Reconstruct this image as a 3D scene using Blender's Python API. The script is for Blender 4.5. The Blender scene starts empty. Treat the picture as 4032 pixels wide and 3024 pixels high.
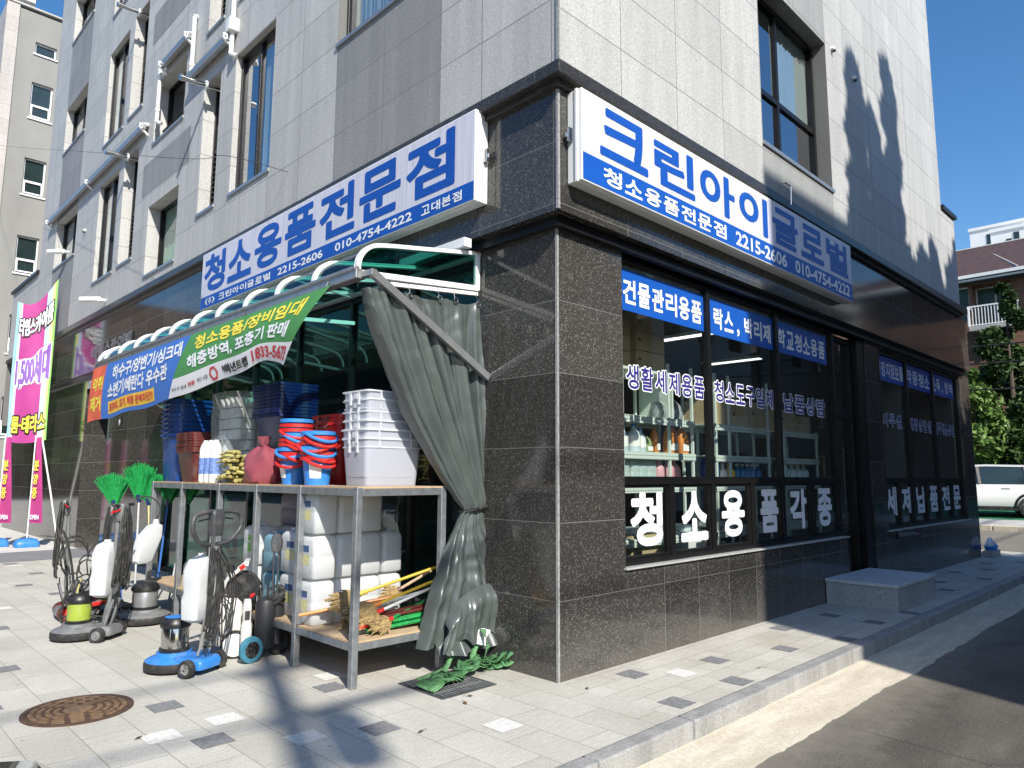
import bpy, bmesh, math, random
from mathutils import Vector, Matrix, noise as mnoise
random.seed(11)
sc = bpy.context.scene
COL = sc.collection
R = math.radians
# ---------------------------------------------------------------- camera, light, exposure
CAM = Vector((-4.3206696, -3.86152005, 1.6))
cam = bpy.data.cameras.new("Camera")
cam.sensor_fit = 'HORIZONTAL'; cam.sensor_width = 36.0
cam.lens = 36.0 * 2808.69 / 4032.0
cam.clip_start = 0.05; cam.clip_end = 2000
camo = bpy.data.objects.new("Camera", cam); COL.objects.link(camo)
def cam_axes():
    y, p, r = R(45.4508), R(7.2896), R(0.2871)
    f = Vector((math.cos(p)*math.cos(y), math.cos(p)*math.sin(y), math.sin(p)))
    rt = Vector((math.sin(y), -math.cos(y), 0)); up = rt.cross(f)
    return (math.cos(r)*rt + math.sin(r)*up, -math.sin(r)*rt + math.cos(r)*up, f)
_r, _u, _f = cam_axes()
mw = Matrix(((_r.x, _u.x, -_f.x, CAM.x), (_r.y, _u.y, -_f.y, CAM.y), (_r.z, _u.z, -_f.z, CAM.z), (0, 0, 0, 1)))
camo.matrix_world = mw
sc.camera = camo
SUN_EL, SUN_AZ = R(39.0), math.atan2(-0.355, -0.935)      # azimuth from +Y towards +X
to_sun = Vector((math.cos(SUN_EL)*math.sin(SUN_AZ), math.cos(SUN_EL)*math.cos(SUN_AZ), math.sin(SUN_EL)))
world = bpy.data.worlds.new("World"); sc.world = world; world.use_nodes = True
wn = world.node_tree
sky = wn.nodes.new("ShaderNodeTexSky"); sky.sky_type = 'NISHITA'; sky.sun_disc = False
sky.sun_elevation = SUN_EL; sky.sun_rotation = SUN_AZ % (2*math.pi)
sky.altitude = 100; sky.air_density = 1.0; sky.dust_density = 0.7; sky.ozone_density = 3.0
hs = wn.nodes.new("ShaderNodeHueSaturation"); hs.inputs["Saturation"].default_value = 1.24; hs.inputs["Value"].default_value = 1.0
wn.links.new(sky.outputs[0], hs.inputs["Color"]); wn.links.new(hs.outputs[0], wn.nodes["Background"].inputs[0])
wn.nodes["Background"].inputs[1].default_value = 0.118
sun = bpy.data.lights.new("Sun", 'SUN'); sun.energy = 4.2; sun.angle = R(0.6); sun.color = (1.0, 0.955, 0.87)
suno = bpy.data.objects.new("Sun", sun); COL.objects.link(suno)
suno.location = (-10, -25, 30); suno.rotation_euler = (-to_sun).to_track_quat('-Z', 'Y').to_euler()
sc.view_settings.view_transform = 'Standard'; sc.view_settings.look = 'None'
sc.view_settings.exposure = 0.65; sc.view_settings.gamma = 1
sc.render.engine = 'CYCLES'
sc.cycles.use_denoising = True
sc.cycles.max_bounces = 8; sc.cycles.transparent_max_bounces = 16; sc.cycles.caustics_reflective = False; sc.cycles.caustics_refractive = False

# ---------------------------------------------------------------- materials
def nmat(name):
    m = bpy.data.materials.new(name); m.use_nodes = True
    nt = m.node_tree
    return m, nt, nt.nodes, nt.links, nt.nodes["Principled BSDF"]
def math_node(nt, op, a, b=None):
    n = nt.nodes.new("ShaderNodeMath"); n.operation = op
    for i, v in enumerate((a, b)):
        if v is None: continue
        if isinstance(v, (int, float)): n.inputs[i].default_value = v
        else: nt.links.new(v, n.inputs[i])
    return n.outputs[0]
def mixc(nt, fac, a, b, mode='MIX'):
    n = nt.nodes.new("ShaderNodeMix"); n.data_type = 'RGBA'; n.blend_type = mode
    for s, v in ((n.inputs[0], fac), (n.inputs[6], a), (n.inputs[7], b)):
        if isinstance(v, (int, float)): s.default_value = v
        elif isinstance(v, tuple): s.default_value = (*v, 1) if len(v) == 3 else v
        else: nt.links.new(v, s)
    return n.outputs[2]
def ramp(nt, v, p0, p1, c0=(0, 0, 0), c1=(1, 1, 1)):
    n = nt.nodes.new("ShaderNodeValToRGB"); e = n.color_ramp.elements
    e[0].position = p0; e[1].position = p1; e[0].color = (*c0, 1); e[1].color = (*c1, 1)
    nt.links.new(v, n.inputs[0]); return n.outputs[0]
def coords(nt, scale=(1, 1, 1), kind="Object"):
    t = nt.nodes.new("ShaderNodeTexCoord"); mp = nt.nodes.new("ShaderNodeMapping"); mp.inputs[3].default_value = scale
    nt.links.new(t.outputs[kind], mp.inputs[0]); return mp.outputs[0]
def noise(nt, vec, scale, detail=4, rough=.55):
    n = nt.nodes.new("ShaderNodeTexNoise"); n.inputs["Scale"].default_value = scale; n.inputs["Detail"].default_value = detail; n.inputs["Roughness"].default_value = rough
    nt.links.new(vec, n.inputs["Vector"]); return n.outputs[0]
def voro(nt, vec, scale, out="Distance"):
    n = nt.nodes.new("ShaderNodeTexVoronoi"); n.inputs["Scale"].default_value = scale
    nt.links.new(vec, n.inputs["Vector"]); return n.outputs[out]
def bump(nt, b, h, strength, dist=.01):
    n = nt.nodes.new("ShaderNodeBump"); n.inputs["Strength"].default_value = strength; n.inputs["Distance"].default_value = dist
    nt.links.new(h, n.inputs["Height"]); nt.links.new(n.outputs[0], b.inputs["Normal"])
def mat(name, col, rough=.5, metal=0., var=.12, vs=6., bmp=0., spec=None, coat=0., stretch=(1, 1, 1), grime=0.):
    m, nt, N, L, b = nmat(name)
    v = coords(nt, stretch); n1 = noise(nt, v, vs, 5)
    c0 = tuple(min(1, c*(1-var)) for c in col); c1 = tuple(min(1, c*(1+var)) for c in col)
    c = ramp(nt, n1, .3, .7, c0, c1)
    if grime:
        gv = coords(nt); gm = math_node(nt, 'MULTIPLY', ramp(nt, noise(nt, gv, 9, 8, .68), .50, .72), grime); sc_ = math_node(nt, 'MULTIPLY', ramp(nt, noise(nt, coords(nt, (6, 6, 38)), 5, 3), .66, .74), grime*.9)
        c = mixc(nt, math_node(nt, 'MAXIMUM', gm, sc_), c, (.27, .245, .21)); L.new(math_node(nt, 'ADD', rough, math_node(nt, 'MULTIPLY', gm, .35)), b.inputs["Roughness"])
    L.new(c, b.inputs["Base Color"])
    if not grime: b.inputs["Roughness"].default_value = rough
    b.inputs["Metallic"].default_value = metal
    if 0: b.inputs["Roughness"].default_value = rough; b.inputs["Metallic"].default_value = metal
    if spec is not None: b.inputs["Specular IOR Level"].default_value = spec
    if coat: b.inputs["Coat Weight"].default_value = coat; b.inputs["Coat Roughness"].default_value = .05
    if bmp: bump(nt, b, noise(nt, v, vs*4, 4), bmp)
    return m
def joints(nt, obj, axis, uo, us, zo, zs, w):
    sx = nt.nodes.new("ShaderNodeSeparateXYZ"); nt.links.new(obj, sx.inputs[0])
    u = sx.outputs['XYZ'.index(axis)]; z = sx.outputs[2]
    def line(c, off, st):
        f = math_node(nt, 'FRACT', math_node(nt, 'DIVIDE', math_node(nt, 'SUBTRACT', c, off), st))
        d = math_node(nt, 'MINIMUM', f, math_node(nt, 'SUBTRACT', 1.0, f))
        return math_node(nt, 'LESS_THAN', d, w/st/2)
    def cell(c, off, st): return math_node(nt, 'FLOOR', math_node(nt, 'DIVIDE', math_node(nt, 'SUBTRACT', c, off), st))
    cb = nt.nodes.new("ShaderNodeCombineXYZ"); nt.links.new(cell(u, uo, us), cb.inputs[0]); nt.links.new(cell(z, zo, zs), cb.inputs[1])
    wn_ = nt.nodes.new("ShaderNodeTexWhiteNoise"); nt.links.new(cb.outputs[0], wn_.inputs[0])
    return math_node(nt, 'MAXIMUM', line(u, uo, us), line(z, zo, zs)), wn_.outputs[0]
def granite(name, dark, light, axis, uo, us, zo, zs, jw=.009, jcol=(.17, .17, .165), rough=.6, grain=55, streak=.15, thr=(.35, .65), coat=0., tilevar=.12, refl=None):
    m, nt, N, L, b = nmat(name)
    v = coords(nt)
    g = noise(nt, v, grain, 3, .6); g2 = noise(nt, v, grain*3.3, 2, .6)
    base = ramp(nt, math_node(nt, 'ADD', math_node(nt, 'MULTIPLY', g, .7), math_node(nt, 'MULTIPLY', g2, .3)), thr[0], thr[1], dark, light)
    sv = coords(nt, (1.6, 1.6, .12)); s = noise(nt, sv, 3.5, 5, .6)
    base = mixc(nt, 1.0, base, ramp(nt, s, .3, .75, (1-streak,)*3, (1+streak*.5,)*3), 'MULTIPLY')
    j, rnd = joints(nt, v, axis, uo, us, zo, zs, jw)
    base = mixc(nt, 1.0, base, ramp(nt, rnd, 0, 1, (1-tilevar,)*3, (1, 1, 1)), 'MULTIPLY')
    base = mixc(nt, j, base, jcol)
    L.new(base, b.inputs["Base Color"])
    b.inputs["Roughness"].default_value = rough
    if refl: b.inputs["Specular IOR Level"].default_value = refl
    if coat: b.inputs["Coat Weight"].default_value = coat; b.inputs["Coat Roughness"].default_value = .04
    bump(nt, b, math_node(nt, 'SUBTRACT', 1.0, j), .25, .004)
    return m
def dark_granite(name, axis, uo, us, zo, zs, jcol=(.15, .145, .135), dull=0.):
    m, nt, N, L, b = nmat(name)
    v = coords(nt)
    d = voro(nt, v, 115, "Color"); s = nt.nodes.new("ShaderNodeSeparateColor"); L.new(d, s.inputs[0])
    c = ramp(nt, s.outputs[0], .45, 1.0, (.036, .035, .033), (.128, .120, .108))
    c2 = mixc(nt, ramp(nt, noise(nt, v, 42, 4), .38, .66), (.042, .039, .036), c)
    fl = voro(nt, v, 130, "Color"); s2 = nt.nodes.new("ShaderNodeSeparateColor"); L.new(fl, s2.inputs[0])
    c3 = mixc(nt, math_node(nt, 'GREATER_THAN', s2.outputs[1], .95), c2, (.175, .168, .155))
    j, rnd = joints(nt, v, axis, uo, us, zo, zs, .006)
    c4 = mixc(nt, 1.0, c3, ramp(nt, rnd, 0, 1, (.66,)*3, (1.25,)*3), 'MULTIPLY')
    sz = nt.nodes.new("ShaderNodeSeparateXYZ"); L.new(v, sz.inputs[0])
    dust = math_node(nt, 'MULTIPLY', ramp(nt, math_node(nt, 'ADD', sz.outputs[2], math_node(nt, 'MULTIPLY', noise(nt, v, 3.2, 5), .5)), .22, .62, (1, 1, 1), (0, 0, 0)), .30)
    run = math_node(nt, 'MULTIPLY', ramp(nt, noise(nt, coords(nt, (9, 9, .5)), 1.6, 5), .60, .78), .16)
    c4 = mixc(nt, math_node(nt, 'MAXIMUM', dust, run), c4, (.20, .185, .16))
    L.new(mixc(nt, j, c4, jcol), b.inputs["Base Color"])
    L.new(math_node(nt, 'ADD', .085+dull, math_node(nt, 'MULTIPLY', j, .5)), b.inputs["Roughness"])
    b.inputs["Specular IOR Level"].default_value = .55
    bump(nt, b, noise(nt, v, 1.1, 2), .03, .02)
    return m
def glass(name, tint=(.75, .82, .8), ior=1.6):
    m = bpy.data.materials.new(name); m.use_nodes = True; nt = m.node_tree; N = nt.nodes; L = nt.links
    N.remove(N["Principled BSDF"])
    t = N.new("ShaderNodeBsdfTransparent"); t.inputs[0].default_value = (*tint, 1)
    g = N.new("ShaderNodeBsdfGlossy"); g.inputs["Roughness"].default_value = .015; g.inputs[0].default_value = (.95, .97, 1, 1)
    f0 = ((ior-1)/(ior+1))**2*1.8; ge = N.new("ShaderNodeNewGeometry"); vm = N.new("ShaderNodeVectorMath"); vm.operation = 'DOT_PRODUCT'
    L.new(ge.outputs["Normal"], vm.inputs[0]); L.new(ge.outputs["Incoming"], vm.inputs[1])
    k = math_node(nt, 'POWER', math_node(nt, 'SUBTRACT', 1.0, math_node(nt, 'ABSOLUTE', vm.outputs["Value"])), 5.0)
    fac = math_node(nt, 'ADD', f0, math_node(nt, 'MULTIPLY', k, 1-f0))
    mx = N.new("ShaderNodeMixShader"); L.new(fac, mx.inputs[0]); L.new(t.outputs[0], mx.inputs[1]); L.new(g.outputs[0], mx.inputs[2])
    L.new(mx.outputs[0], N["Material Output"].inputs[0])
    return m
def translucent(name, col, t=.35, rough=.35, clear=0.):
    m, nt, N, L, b = nmat(name)
    b.inputs["Base Color"].default_value = (*col, 1); b.inputs["Roughness"].default_value = rough
    tr = N.new("ShaderNodeBsdfTranslucent"); tr.inputs[0].default_value = (*col, 1)
    mx = N.new("ShaderNodeMixShader"); mx.inputs[0].default_value = t
    L.new(b.outputs[0], mx.inputs[1]); L.new(tr.outputs[0], mx.inputs[2])
    out = mx.outputs[0]
    if clear:
        tp = N.new("ShaderNodeBsdfTransparent"); tp.inputs[0].default_value = (.9, .9, .92, 1); m2 = N.new("ShaderNodeMixShader"); m2.inputs[0].default_value = clear
        L.new(out, m2.inputs[1]); L.new(tp.outputs[0], m2.inputs[2]); out = m2.outputs[0]
    L.new(out, N["Material Output"].inputs[0])
    return m
def emit(name, col, s):
    m, nt, N, L, b = nmat(name); b.inputs["Emission Color"].default_value = (*col, 1); b.inputs["Emission Strength"].default_value = s
    b.inputs["Base Color"].default_value = (*col, 1); return m

# ---------------------------------------------------------------- mesh helpers
class MB:
    def __init__(s): s.v = []; s.f = []; s.m = []; s.sm = []
    def add(s, vs, fs, mi=0, smooth=False):
        o = len(s.v); s.v += [tuple(v) for v in vs]
        for f in fs: s.f.append([o+i for i in f]); s.m.append(mi); s.sm.append(smooth)
        return s
    def box(s, x0, y0, z0, x1, y1, z1, mi=0):
        x0, x1 = sorted((x0, x1)); y0, y1 = sorted((y0, y1)); z0, z1 = sorted((z0, z1))
        v = [(x0, y0, z0), (x1, y0, z0), (x1, y1, z0), (x0, y1, z0), (x0, y0, z1), (x1, y0, z1), (x1, y1, z1), (x0, y1, z1)]
        return s.add(v, [(3, 2, 1, 0), (4, 5, 6, 7), (0, 1, 5, 4), (1, 2, 6, 5), (2, 3, 7, 6), (3, 0, 4, 7)], mi)
    def obox(s, c, half, rot, mi=0):
        c = Vector(c); v = []
        for sz in (-1, 1):
            for sx, sy in ((-1, -1), (1, -1), (1, 1), (-1, 1)):
                v.append(c + rot @ Vector((sx*half[0], sy*half[1], sz*half[2])))
        return s.add(v, [(3, 2, 1, 0), (4, 5, 6, 7), (0, 1, 5, 4), (1, 2, 6, 5), (2, 3, 7, 6), (3, 0, 4, 7)], mi)
    def bar(s, p, q, w, h, mi=0, up=(0, 0, 1)):
        p, q = Vector(p), Vector(q); d = (q-p).normalized(); u = Vector(up)
        if abs(d.dot(u)) > .98: u = Vector((0, 1, 0))
        a = d.cross(u).normalized(); b = a.cross(d)
        rot = Matrix((d, a, b)).transposed()
        return s.obox((p+q)/2, ((q-p).length/2, w/2, h/2), rot, mi)
    def tube(s, pts, r, n=8, mi=0, caps=True):
        pts = [Vector(p) for p in pts]; k = len(pts)
        rs = r if isinstance(r, (list, tuple)) else [r]*k
        prev = None; rings = []
        for i, p in enumerate(pts):
            d = (pts[min(i+1, k-1)] - pts[max(i-1, 0)])
            if d.length < 1e-9: d = Vector((0, 0, 1))
            d.normalize()
            if prev is None:
                a = d.cross(Vector((0, 0, 1)));
                if a.length < .05: a = d.cross(Vector((1, 0, 0)))
            else: a = prev - d*prev.dot(d)
            if a.length < 1e-6: a = d.cross(Vector((.3, .9, .1)))
            a.normalize(); prev = a; b = d.cross(a)
            rings.append([p + (a*math.cos(t*2*math.pi/n) + b*math.sin(t*2*math.pi/n))*rs[i] for t in range(n)])
        return s.loft(rings, mi, True, caps)
    def loft(s, rings, mi=0, smooth=True, caps=True, closed=True):
        n = len(rings[0]); v = [p for r in rings for p in r]; f = []
        for i in range(len(rings)-1):
            for j in range(n if closed else n-1):
                k = (j+1) % n; f.append((i*n+j, i*n+k, (i+1)*n+k, (i+1)*n+j))
        o = len(s.v); s.add(v, f, mi, smooth)
        if caps and closed:
            s.f.append([o+i for i in range(n)][::-1]); s.m.append(mi); s.sm.append(False)
            e = o+(len(rings)-1)*n; s.f.append([e+i for i in range(n)]); s.m.append(mi); s.sm.append(False)
        return s
    def lathe(s, prof, c=(0, 0, 0), n=20, mi=0, axis=None, caps=True):
        c = Vector(c); A = Vector(axis or (0, 0, 1)).normalized()
        a = A.cross(Vector((0, 0, 1)));
        if a.length < .05: a = Vector((1, 0, 0))
        a.normalize(); b = A.cross(a)
        return s.loft([[c + A*z + (a*math.cos(t*2*math.pi/n)+b*math.sin(t*2*math.pi/n))*r for t in range(n)] for r, z in prof], mi, True, caps)
    def grid(s, nu, nv, fn, mi=0, smooth=True):
        v = [fn(i/nu, j/nv) for j in range(nv+1) for i in range(nu+1)]
        f = [(j*(nu+1)+i, j*(nu+1)+i+1, (j+1)*(nu+1)+i+1, (j+1)*(nu+1)+i) for j in range(nv) for i in range(nu)]
        return s.add(v, f, mi, smooth)
    def quad(s, a, b, c, d, mi=0): return s.add([a, b, c, d], [(0, 1, 2, 3)], mi)
    def xform(s, M4):
        s.v = [tuple(M4 @ Vector(v)) for v in s.v]; return s
    def build(s, name, mats, parent=None, origin=None, bevel=0., angle=38, solid=0.):
        me = bpy.data.meshes.new(name)
        o0 = Vector(origin) if origin is not None else Vector((0, 0, 0))
        me.from_pydata([tuple(Vector(v)-o0) for v in s.v], [], s.f)
        for m in (mats if isinstance(mats, (list, tuple)) else [mats]): me.materials.append(m)
        me.polygons.foreach_set("material_index", s.m); me.polygons.foreach_set("use_smooth", s.sm)
        me.update()
        if any(s.sm): me.set_sharp_from_angle(angle=R(angle))
        o = bpy.data.objects.new(name, me); COL.objects.link(o)
        if parent: o.parent = parent
        if origin is not None: o.location = o0
        if bevel:
            b = o.modifiers.new("bevel", 'BEVEL'); b.width = bevel; b.segments = 2; b.limit_method = 'ANGLE'; b.angle_limit = R(40)
        if solid:
            b = o.modifiers.new("solid", 'SOLIDIFY'); b.thickness = solid; b.offset = 0
        return o
def tag(o, label=None, cat=None, group=None, kind=None):
    if label: o["label"] = label
    if cat: o["category"] = cat
    if group: o["group"] = group
    if kind: o["kind"] = kind
    return o
def thing(name, label, cat, loc=(0, 0, 0), rz=0, group=None):
    o = bpy.data.objects.new(name, None); COL.objects.link(o); o.location = loc; o.rotation_euler = (0, 0, rz); o.empty_display_size = .1
    return tag(o, label, cat, group)
def dup(root, loc, rz=None, label=None, group=None):
    r = root.copy(); COL.objects.link(r); r.location = loc
    if rz is not None: r.rotation_euler = (0, 0, rz)
    if label: r["label"] = label
    if group: r["group"] = group
    for ch in list(root.children):
        c = ch.copy(); COL.objects.link(c); c.parent = r
        for g in ch.children:
            d = g.copy(); COL.objects.link(d); d.parent = c
    return r
def rrect(w, d, r, z, n=4, cx=0, cy=0):
    pts = []
    for sx, sy, a0 in ((1, 1, 0), (-1, 1, 90), (-1, -1, 180), (1, -1, 270)):
        for i in range(n+1):
            a = R(a0 + 90*i/n); pts.append(Vector((cx+sx*(w/2-r)+r*math.cos(a), cy+sy*(d/2-r)+r*math.sin(a), z)))
    return pts
def smooth_path(pts, k=6):
    P = [Vector(p) for p in pts]; out = []
    for i in range(len(P)-1):
        p0, p1, p2, p3 = P[max(i-1, 0)], P[i], P[i+1], P[min(i+2, len(P)-1)]
        for j in range(k):
            t = j/k
            out.append(.5*((2*p1) + (p2-p0)*t + (2*p0-5*p1+4*p2-p3)*t*t + (3*p1-p0-3*p2+p3)*t**3))
    out.append(P[-1]); return out
_tc = {}
def glyphs(s, off=.012):
    if (s, off) in _tc: return _tc[(s, off)]
    cu = bpy.data.curves.new("t", 'FONT'); cu.body = s; cu.size = 1; cu.offset = off; cu.resolution_u = 4
    o = bpy.data.objects.new("t", cu); COL.objects.link(o); bpy.context.view_layer.update()
    dg = bpy.context.evaluated_depsgraph_get(); me = bpy.data.meshes.new_from_object(o.evaluated_get(dg))
    v = [(p.co.x, p.co.y) for p in me.vertices]; f = [list(p.vertices) for p in me.polygons]
    bpy.data.objects.remove(o); bpy.data.curves.remove(cu); bpy.data.meshes.remove(me)
    x0 = min(a for a, _ in v); x1 = max(a for a, _ in v); y0 = min(b for _, b in v); y1 = max(b for _, b in v)
    _tc[(s, off)] = (v, f, x0, x1, y0, y1); return _tc[(s, off)]
def text(mb, s, fn, u0, v0, u1, v1, bold=.02, asp=1., mi=0, lift=.001, off=.012, slant=0., keep=False):
    """lettering laid in the box (u0,v0)-(u1,v1); fn(u, v, lift) gives the point; bold thickens the strokes (in u/v units of height)"""
    V, F, x0, x1, y0, y1 = glyphs(s, off)
    if keep: y0, y1 = min(y0, -.03), max(y1, .72)
    h = v1-v0; rb = bold*abs(h); ru = rb*asp
    sx = (u1-u0-2*ru*(1 if u1 > u0 else -1))/(x1-x0); sy = (h-2*rb*(1 if h > 0 else -1))/(y1-y0)
    ub = u0+ru*(1 if u1 > u0 else -1); vb = v0+rb*(1 if h > 0 else -1)
    offs = [(0, 0)] + ([(ru*math.cos(a), rb*math.sin(a)) for a in [R(k) for k in (45, 135, 225, 315, 0, 90, 180, 270)]] if bold else [])
    for k, (du, dv) in enumerate(offs):
        mb.add([fn(ub+(x-x0)*sx+du+slant*(y-y0)*sy, vb+(y-y0)*sy+dv, lift+k*.00012) for x, y in V], F, mi)
def chars(mb, s, fn, u0, v0, u1, v1, fill=.86, **k):
    n = len(s); st = (u1-u0)/n
    for i, ch in enumerate(s):
        if ch == ',': text(mb, ch, fn, u0+st*(i+.30), v0-.02*(1 if v1 > v0 else -1), u0+st*(i+.55), v0+.28*(v1-v0), **k)
        elif ch != ' ': text(mb, ch, fn, u0+st*(i+(1-fill)/2), v0, u0+st*(i+1-(1-fill)/2), v1, **k)
ORD = ["first", "second", "third", "fourth", "fifth", "sixth", "seventh", "eighth", "ninth", "tenth", "eleventh", "twelfth"]
# ---------------------------------------------------------------- palette
M = {}
M['gran_l'] = granite('light granite, left face', (.41, .405, .39), (.64, .635, .61), 'Y', .70, .86, 4.96, .585)
M['gran_r'] = granite('light granite, right face', (.37, .37, .36), (.63, .63, .61), 'X', .61, .92, 4.86, .58)
M['gran_g'] = granite('grey granite panel', (.235, .23, .225), (.37, .365, .355), 'Y', 1.30, .99, 4.96, .585)
M['gran_shade'] = granite('grey granite panel beside window', (.28, .285, .28), (.42, .425, .41), 'X', 3.38, 1.03, 4.86, .58)  # shade on the upper window bay put into the grey of the stone
M['dark_l'] = dark_granite('polished dark granite, left face', 'Y', -.03, 1.0, 0, .61)
M['dark_r'] = dark_granite('polished dark granite, right face', 'X', .29, .6, 0, .61)
M['dark_p'] = dark_granite('polished dark granite corner pillar', 'X', -.03, 97, 0, .61)
M['fas_l'] = dark_granite('polished dark granite fascia, left face', 'Y', -.1, .9, 3.81, .53)
M['fas_r'] = dark_granite('polished dark granite fascia, right face', 'X', -.1, .9, 3.81, .53)
M['ledge'] = dark_granite('dark granite ledge', 'Y', 0, 97.3, 90, 97, dull=.25)
M['edge'] = mat('polished granite edge', (.30, .30, .29), .35, var=.3, vs=40)
M['alu_dark'] = mat('dark bronze aluminium', (.022, .021, .021), .35, .6, .2, 9)
M['alu_white'] = mat('white painted aluminium', (.82, .83, .82), .3, 0, .04, 5)
M['alu_grey'] = mat('grey aluminium', (.42, .43, .43), .35, .7, .12, 12, grime=0.3)
M['black'] = mat('black plastic', (.012, .012, .013), .4, 0, .2, 20, grime=0.3)
M['rubber'] = mat('black rubber', (.02, .02, .02), .7, 0, .25, 25, grime=0.4)
M['chrome'] = mat('polished steel', (.62, .62, .62), .14, 1, .06, 8)
M['steel'] = mat('galvanised steel', (.36, .38, .40), .42, .75, .22, 14, .1, grime=0.3)
M['sign_white'] = mat('lavender white sign face', (.64, .63, .72), .38, 0, .10, 4, stretch=(7, 7, .25))
M['sign_blue'] = mat('blue sign film', (.008, .088, .43), .4, 0, .05, 5)
M['letter_blue'] = mat('blue lettering', (.008, .08, .40), .4, 0, .04, 5)
M['letter_white'] = mat('white lettering', (.86, .87, .90), .45, 0, .03, 5)
M['letter_navy'] = mat('navy lettering', (.03, .025, .20), .45, 0, .05, 5)
M['glass'] = glass('clear shop glass', (.86, .90, .88), 1.5)
M['glass_green'] = glass('green tinted glass', (.50, .72, .65), 1.5)
M['glass_upper'] = glass('teal window glass', (.78, .93, .94), 2.9)
M['poly'] = glass('green polycarbonate', (.20, .60, .52), 1.3)
M['curtain_fabric'] = mat('beige window curtain', (.52, .49, .45), .9, 0, .1, 3, stretch=(18, 18, .4))
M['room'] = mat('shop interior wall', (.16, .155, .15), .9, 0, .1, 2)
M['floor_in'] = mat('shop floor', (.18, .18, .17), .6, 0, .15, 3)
M['plaster'] = mat('white soffit', (.72, .72, .70), .8, 0, .05, 3)
M['concrete'] = mat('pale concrete', (.42, .41, .385), .9, 0, .2, 2.2, .15)
M['wood'] = mat('plywood', (.50, .36, .22), .7, 0, .2, 9, stretch=(1, 8, 1), grime=0.35)
M['tarp'] = mat('grey green tarpaulin', (.080, .094, .089), .27, 0, .18, 3, .12)
M['red'] = mat('red plastic', (.58, .02, .018), .35, 0, .08, 8, grime=0.3)
M['dred'] = mat('brown red plastic', (.10, .014, .010), .4, 0, .1, 8, grime=0.35)
M['blue'] = mat('blue plastic', (.008, .060, .26), .35, 0, .1, 8, grime=0.3)
M['navy'] = mat('navy plastic', (.007, .018, .105), .32, 0, .12, 8, grime=0.3)
M['lblue'] = mat('bright blue plastic', (.04, .24, .68), .35, 0, .08, 8, grime=0.22)
M['green'] = mat('green bristle plastic', (.015, .26, .06), .4, 0, .35, 30)
M['lime'] = mat('lime painted steel', (.30, .38, .045), .4, 0, .12, 10, grime=0.45)
M['grey'] = mat('dusty grey metal', (.19, .195, .2), .6, .2, .25, 10, .1, grime=0.5)
M['dgrey'] = mat('dark grey plastic', (.055, .058, .063), .45, 0, .15, 10, grime=0.35)
M['white'] = mat('white plastic', (.80, .80, .78), .35, 0, .05, 8, grime=0.2)
M['dirty'] = mat('scuffed white plastic', (.62, .60, .56), .5, 0, .18, 12, grime=0.55)
M['hdpe'] = translucent('milky white polyethylene', (.80, .82, .82), .35)
M['hdpe_blue'] = translucent('pale blue polyethylene', (.30, .55, .66), .35)
M['hdpe_purple'] = translucent('dusky violet polyethylene', (.30, .28, .36), .3)
M['clear_tub'] = translucent('clear cloudy plastic', (.74, .76, .82), .40, .25, .30); M['clear_rim'] = translucent('clear tub rim', (.84, .85, .88), .3, .3, .1)
M['bag'] = translucent('clear plastic bag', (.60, .64, .60), .3, .10, .66)
M['bag_pink'] = translucent('pink plastic bag', (.46, .12, .15), .3, .3, .1)
M['paper'] = mat('paper label', (.78, .78, .75), .7, 0, .08, 15)
M['yellow'] = mat('yellow plastic', (.72, .48, .03), .5, 0, .12, 12)
M['cream'] = mat('olive cream gloves', (.42, .37, .13), .8, 0, .3, 14)
M['card'] = mat('brown cardboard', (.46, .36, .20), .85, 0, .1, 5, grime=0.2)
M['straw'] = mat('brown horsehair', (.30, .21, .09), .9, 0, .5, 30)
M['orange'] = mat('orange film', (.62, .22, .04), .4, 0, .2, 10)
M['pink'] = mat('magenta cloth', (.46, .05, .22), .7, 0, .08, 5)
M['rust'] = None
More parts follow.
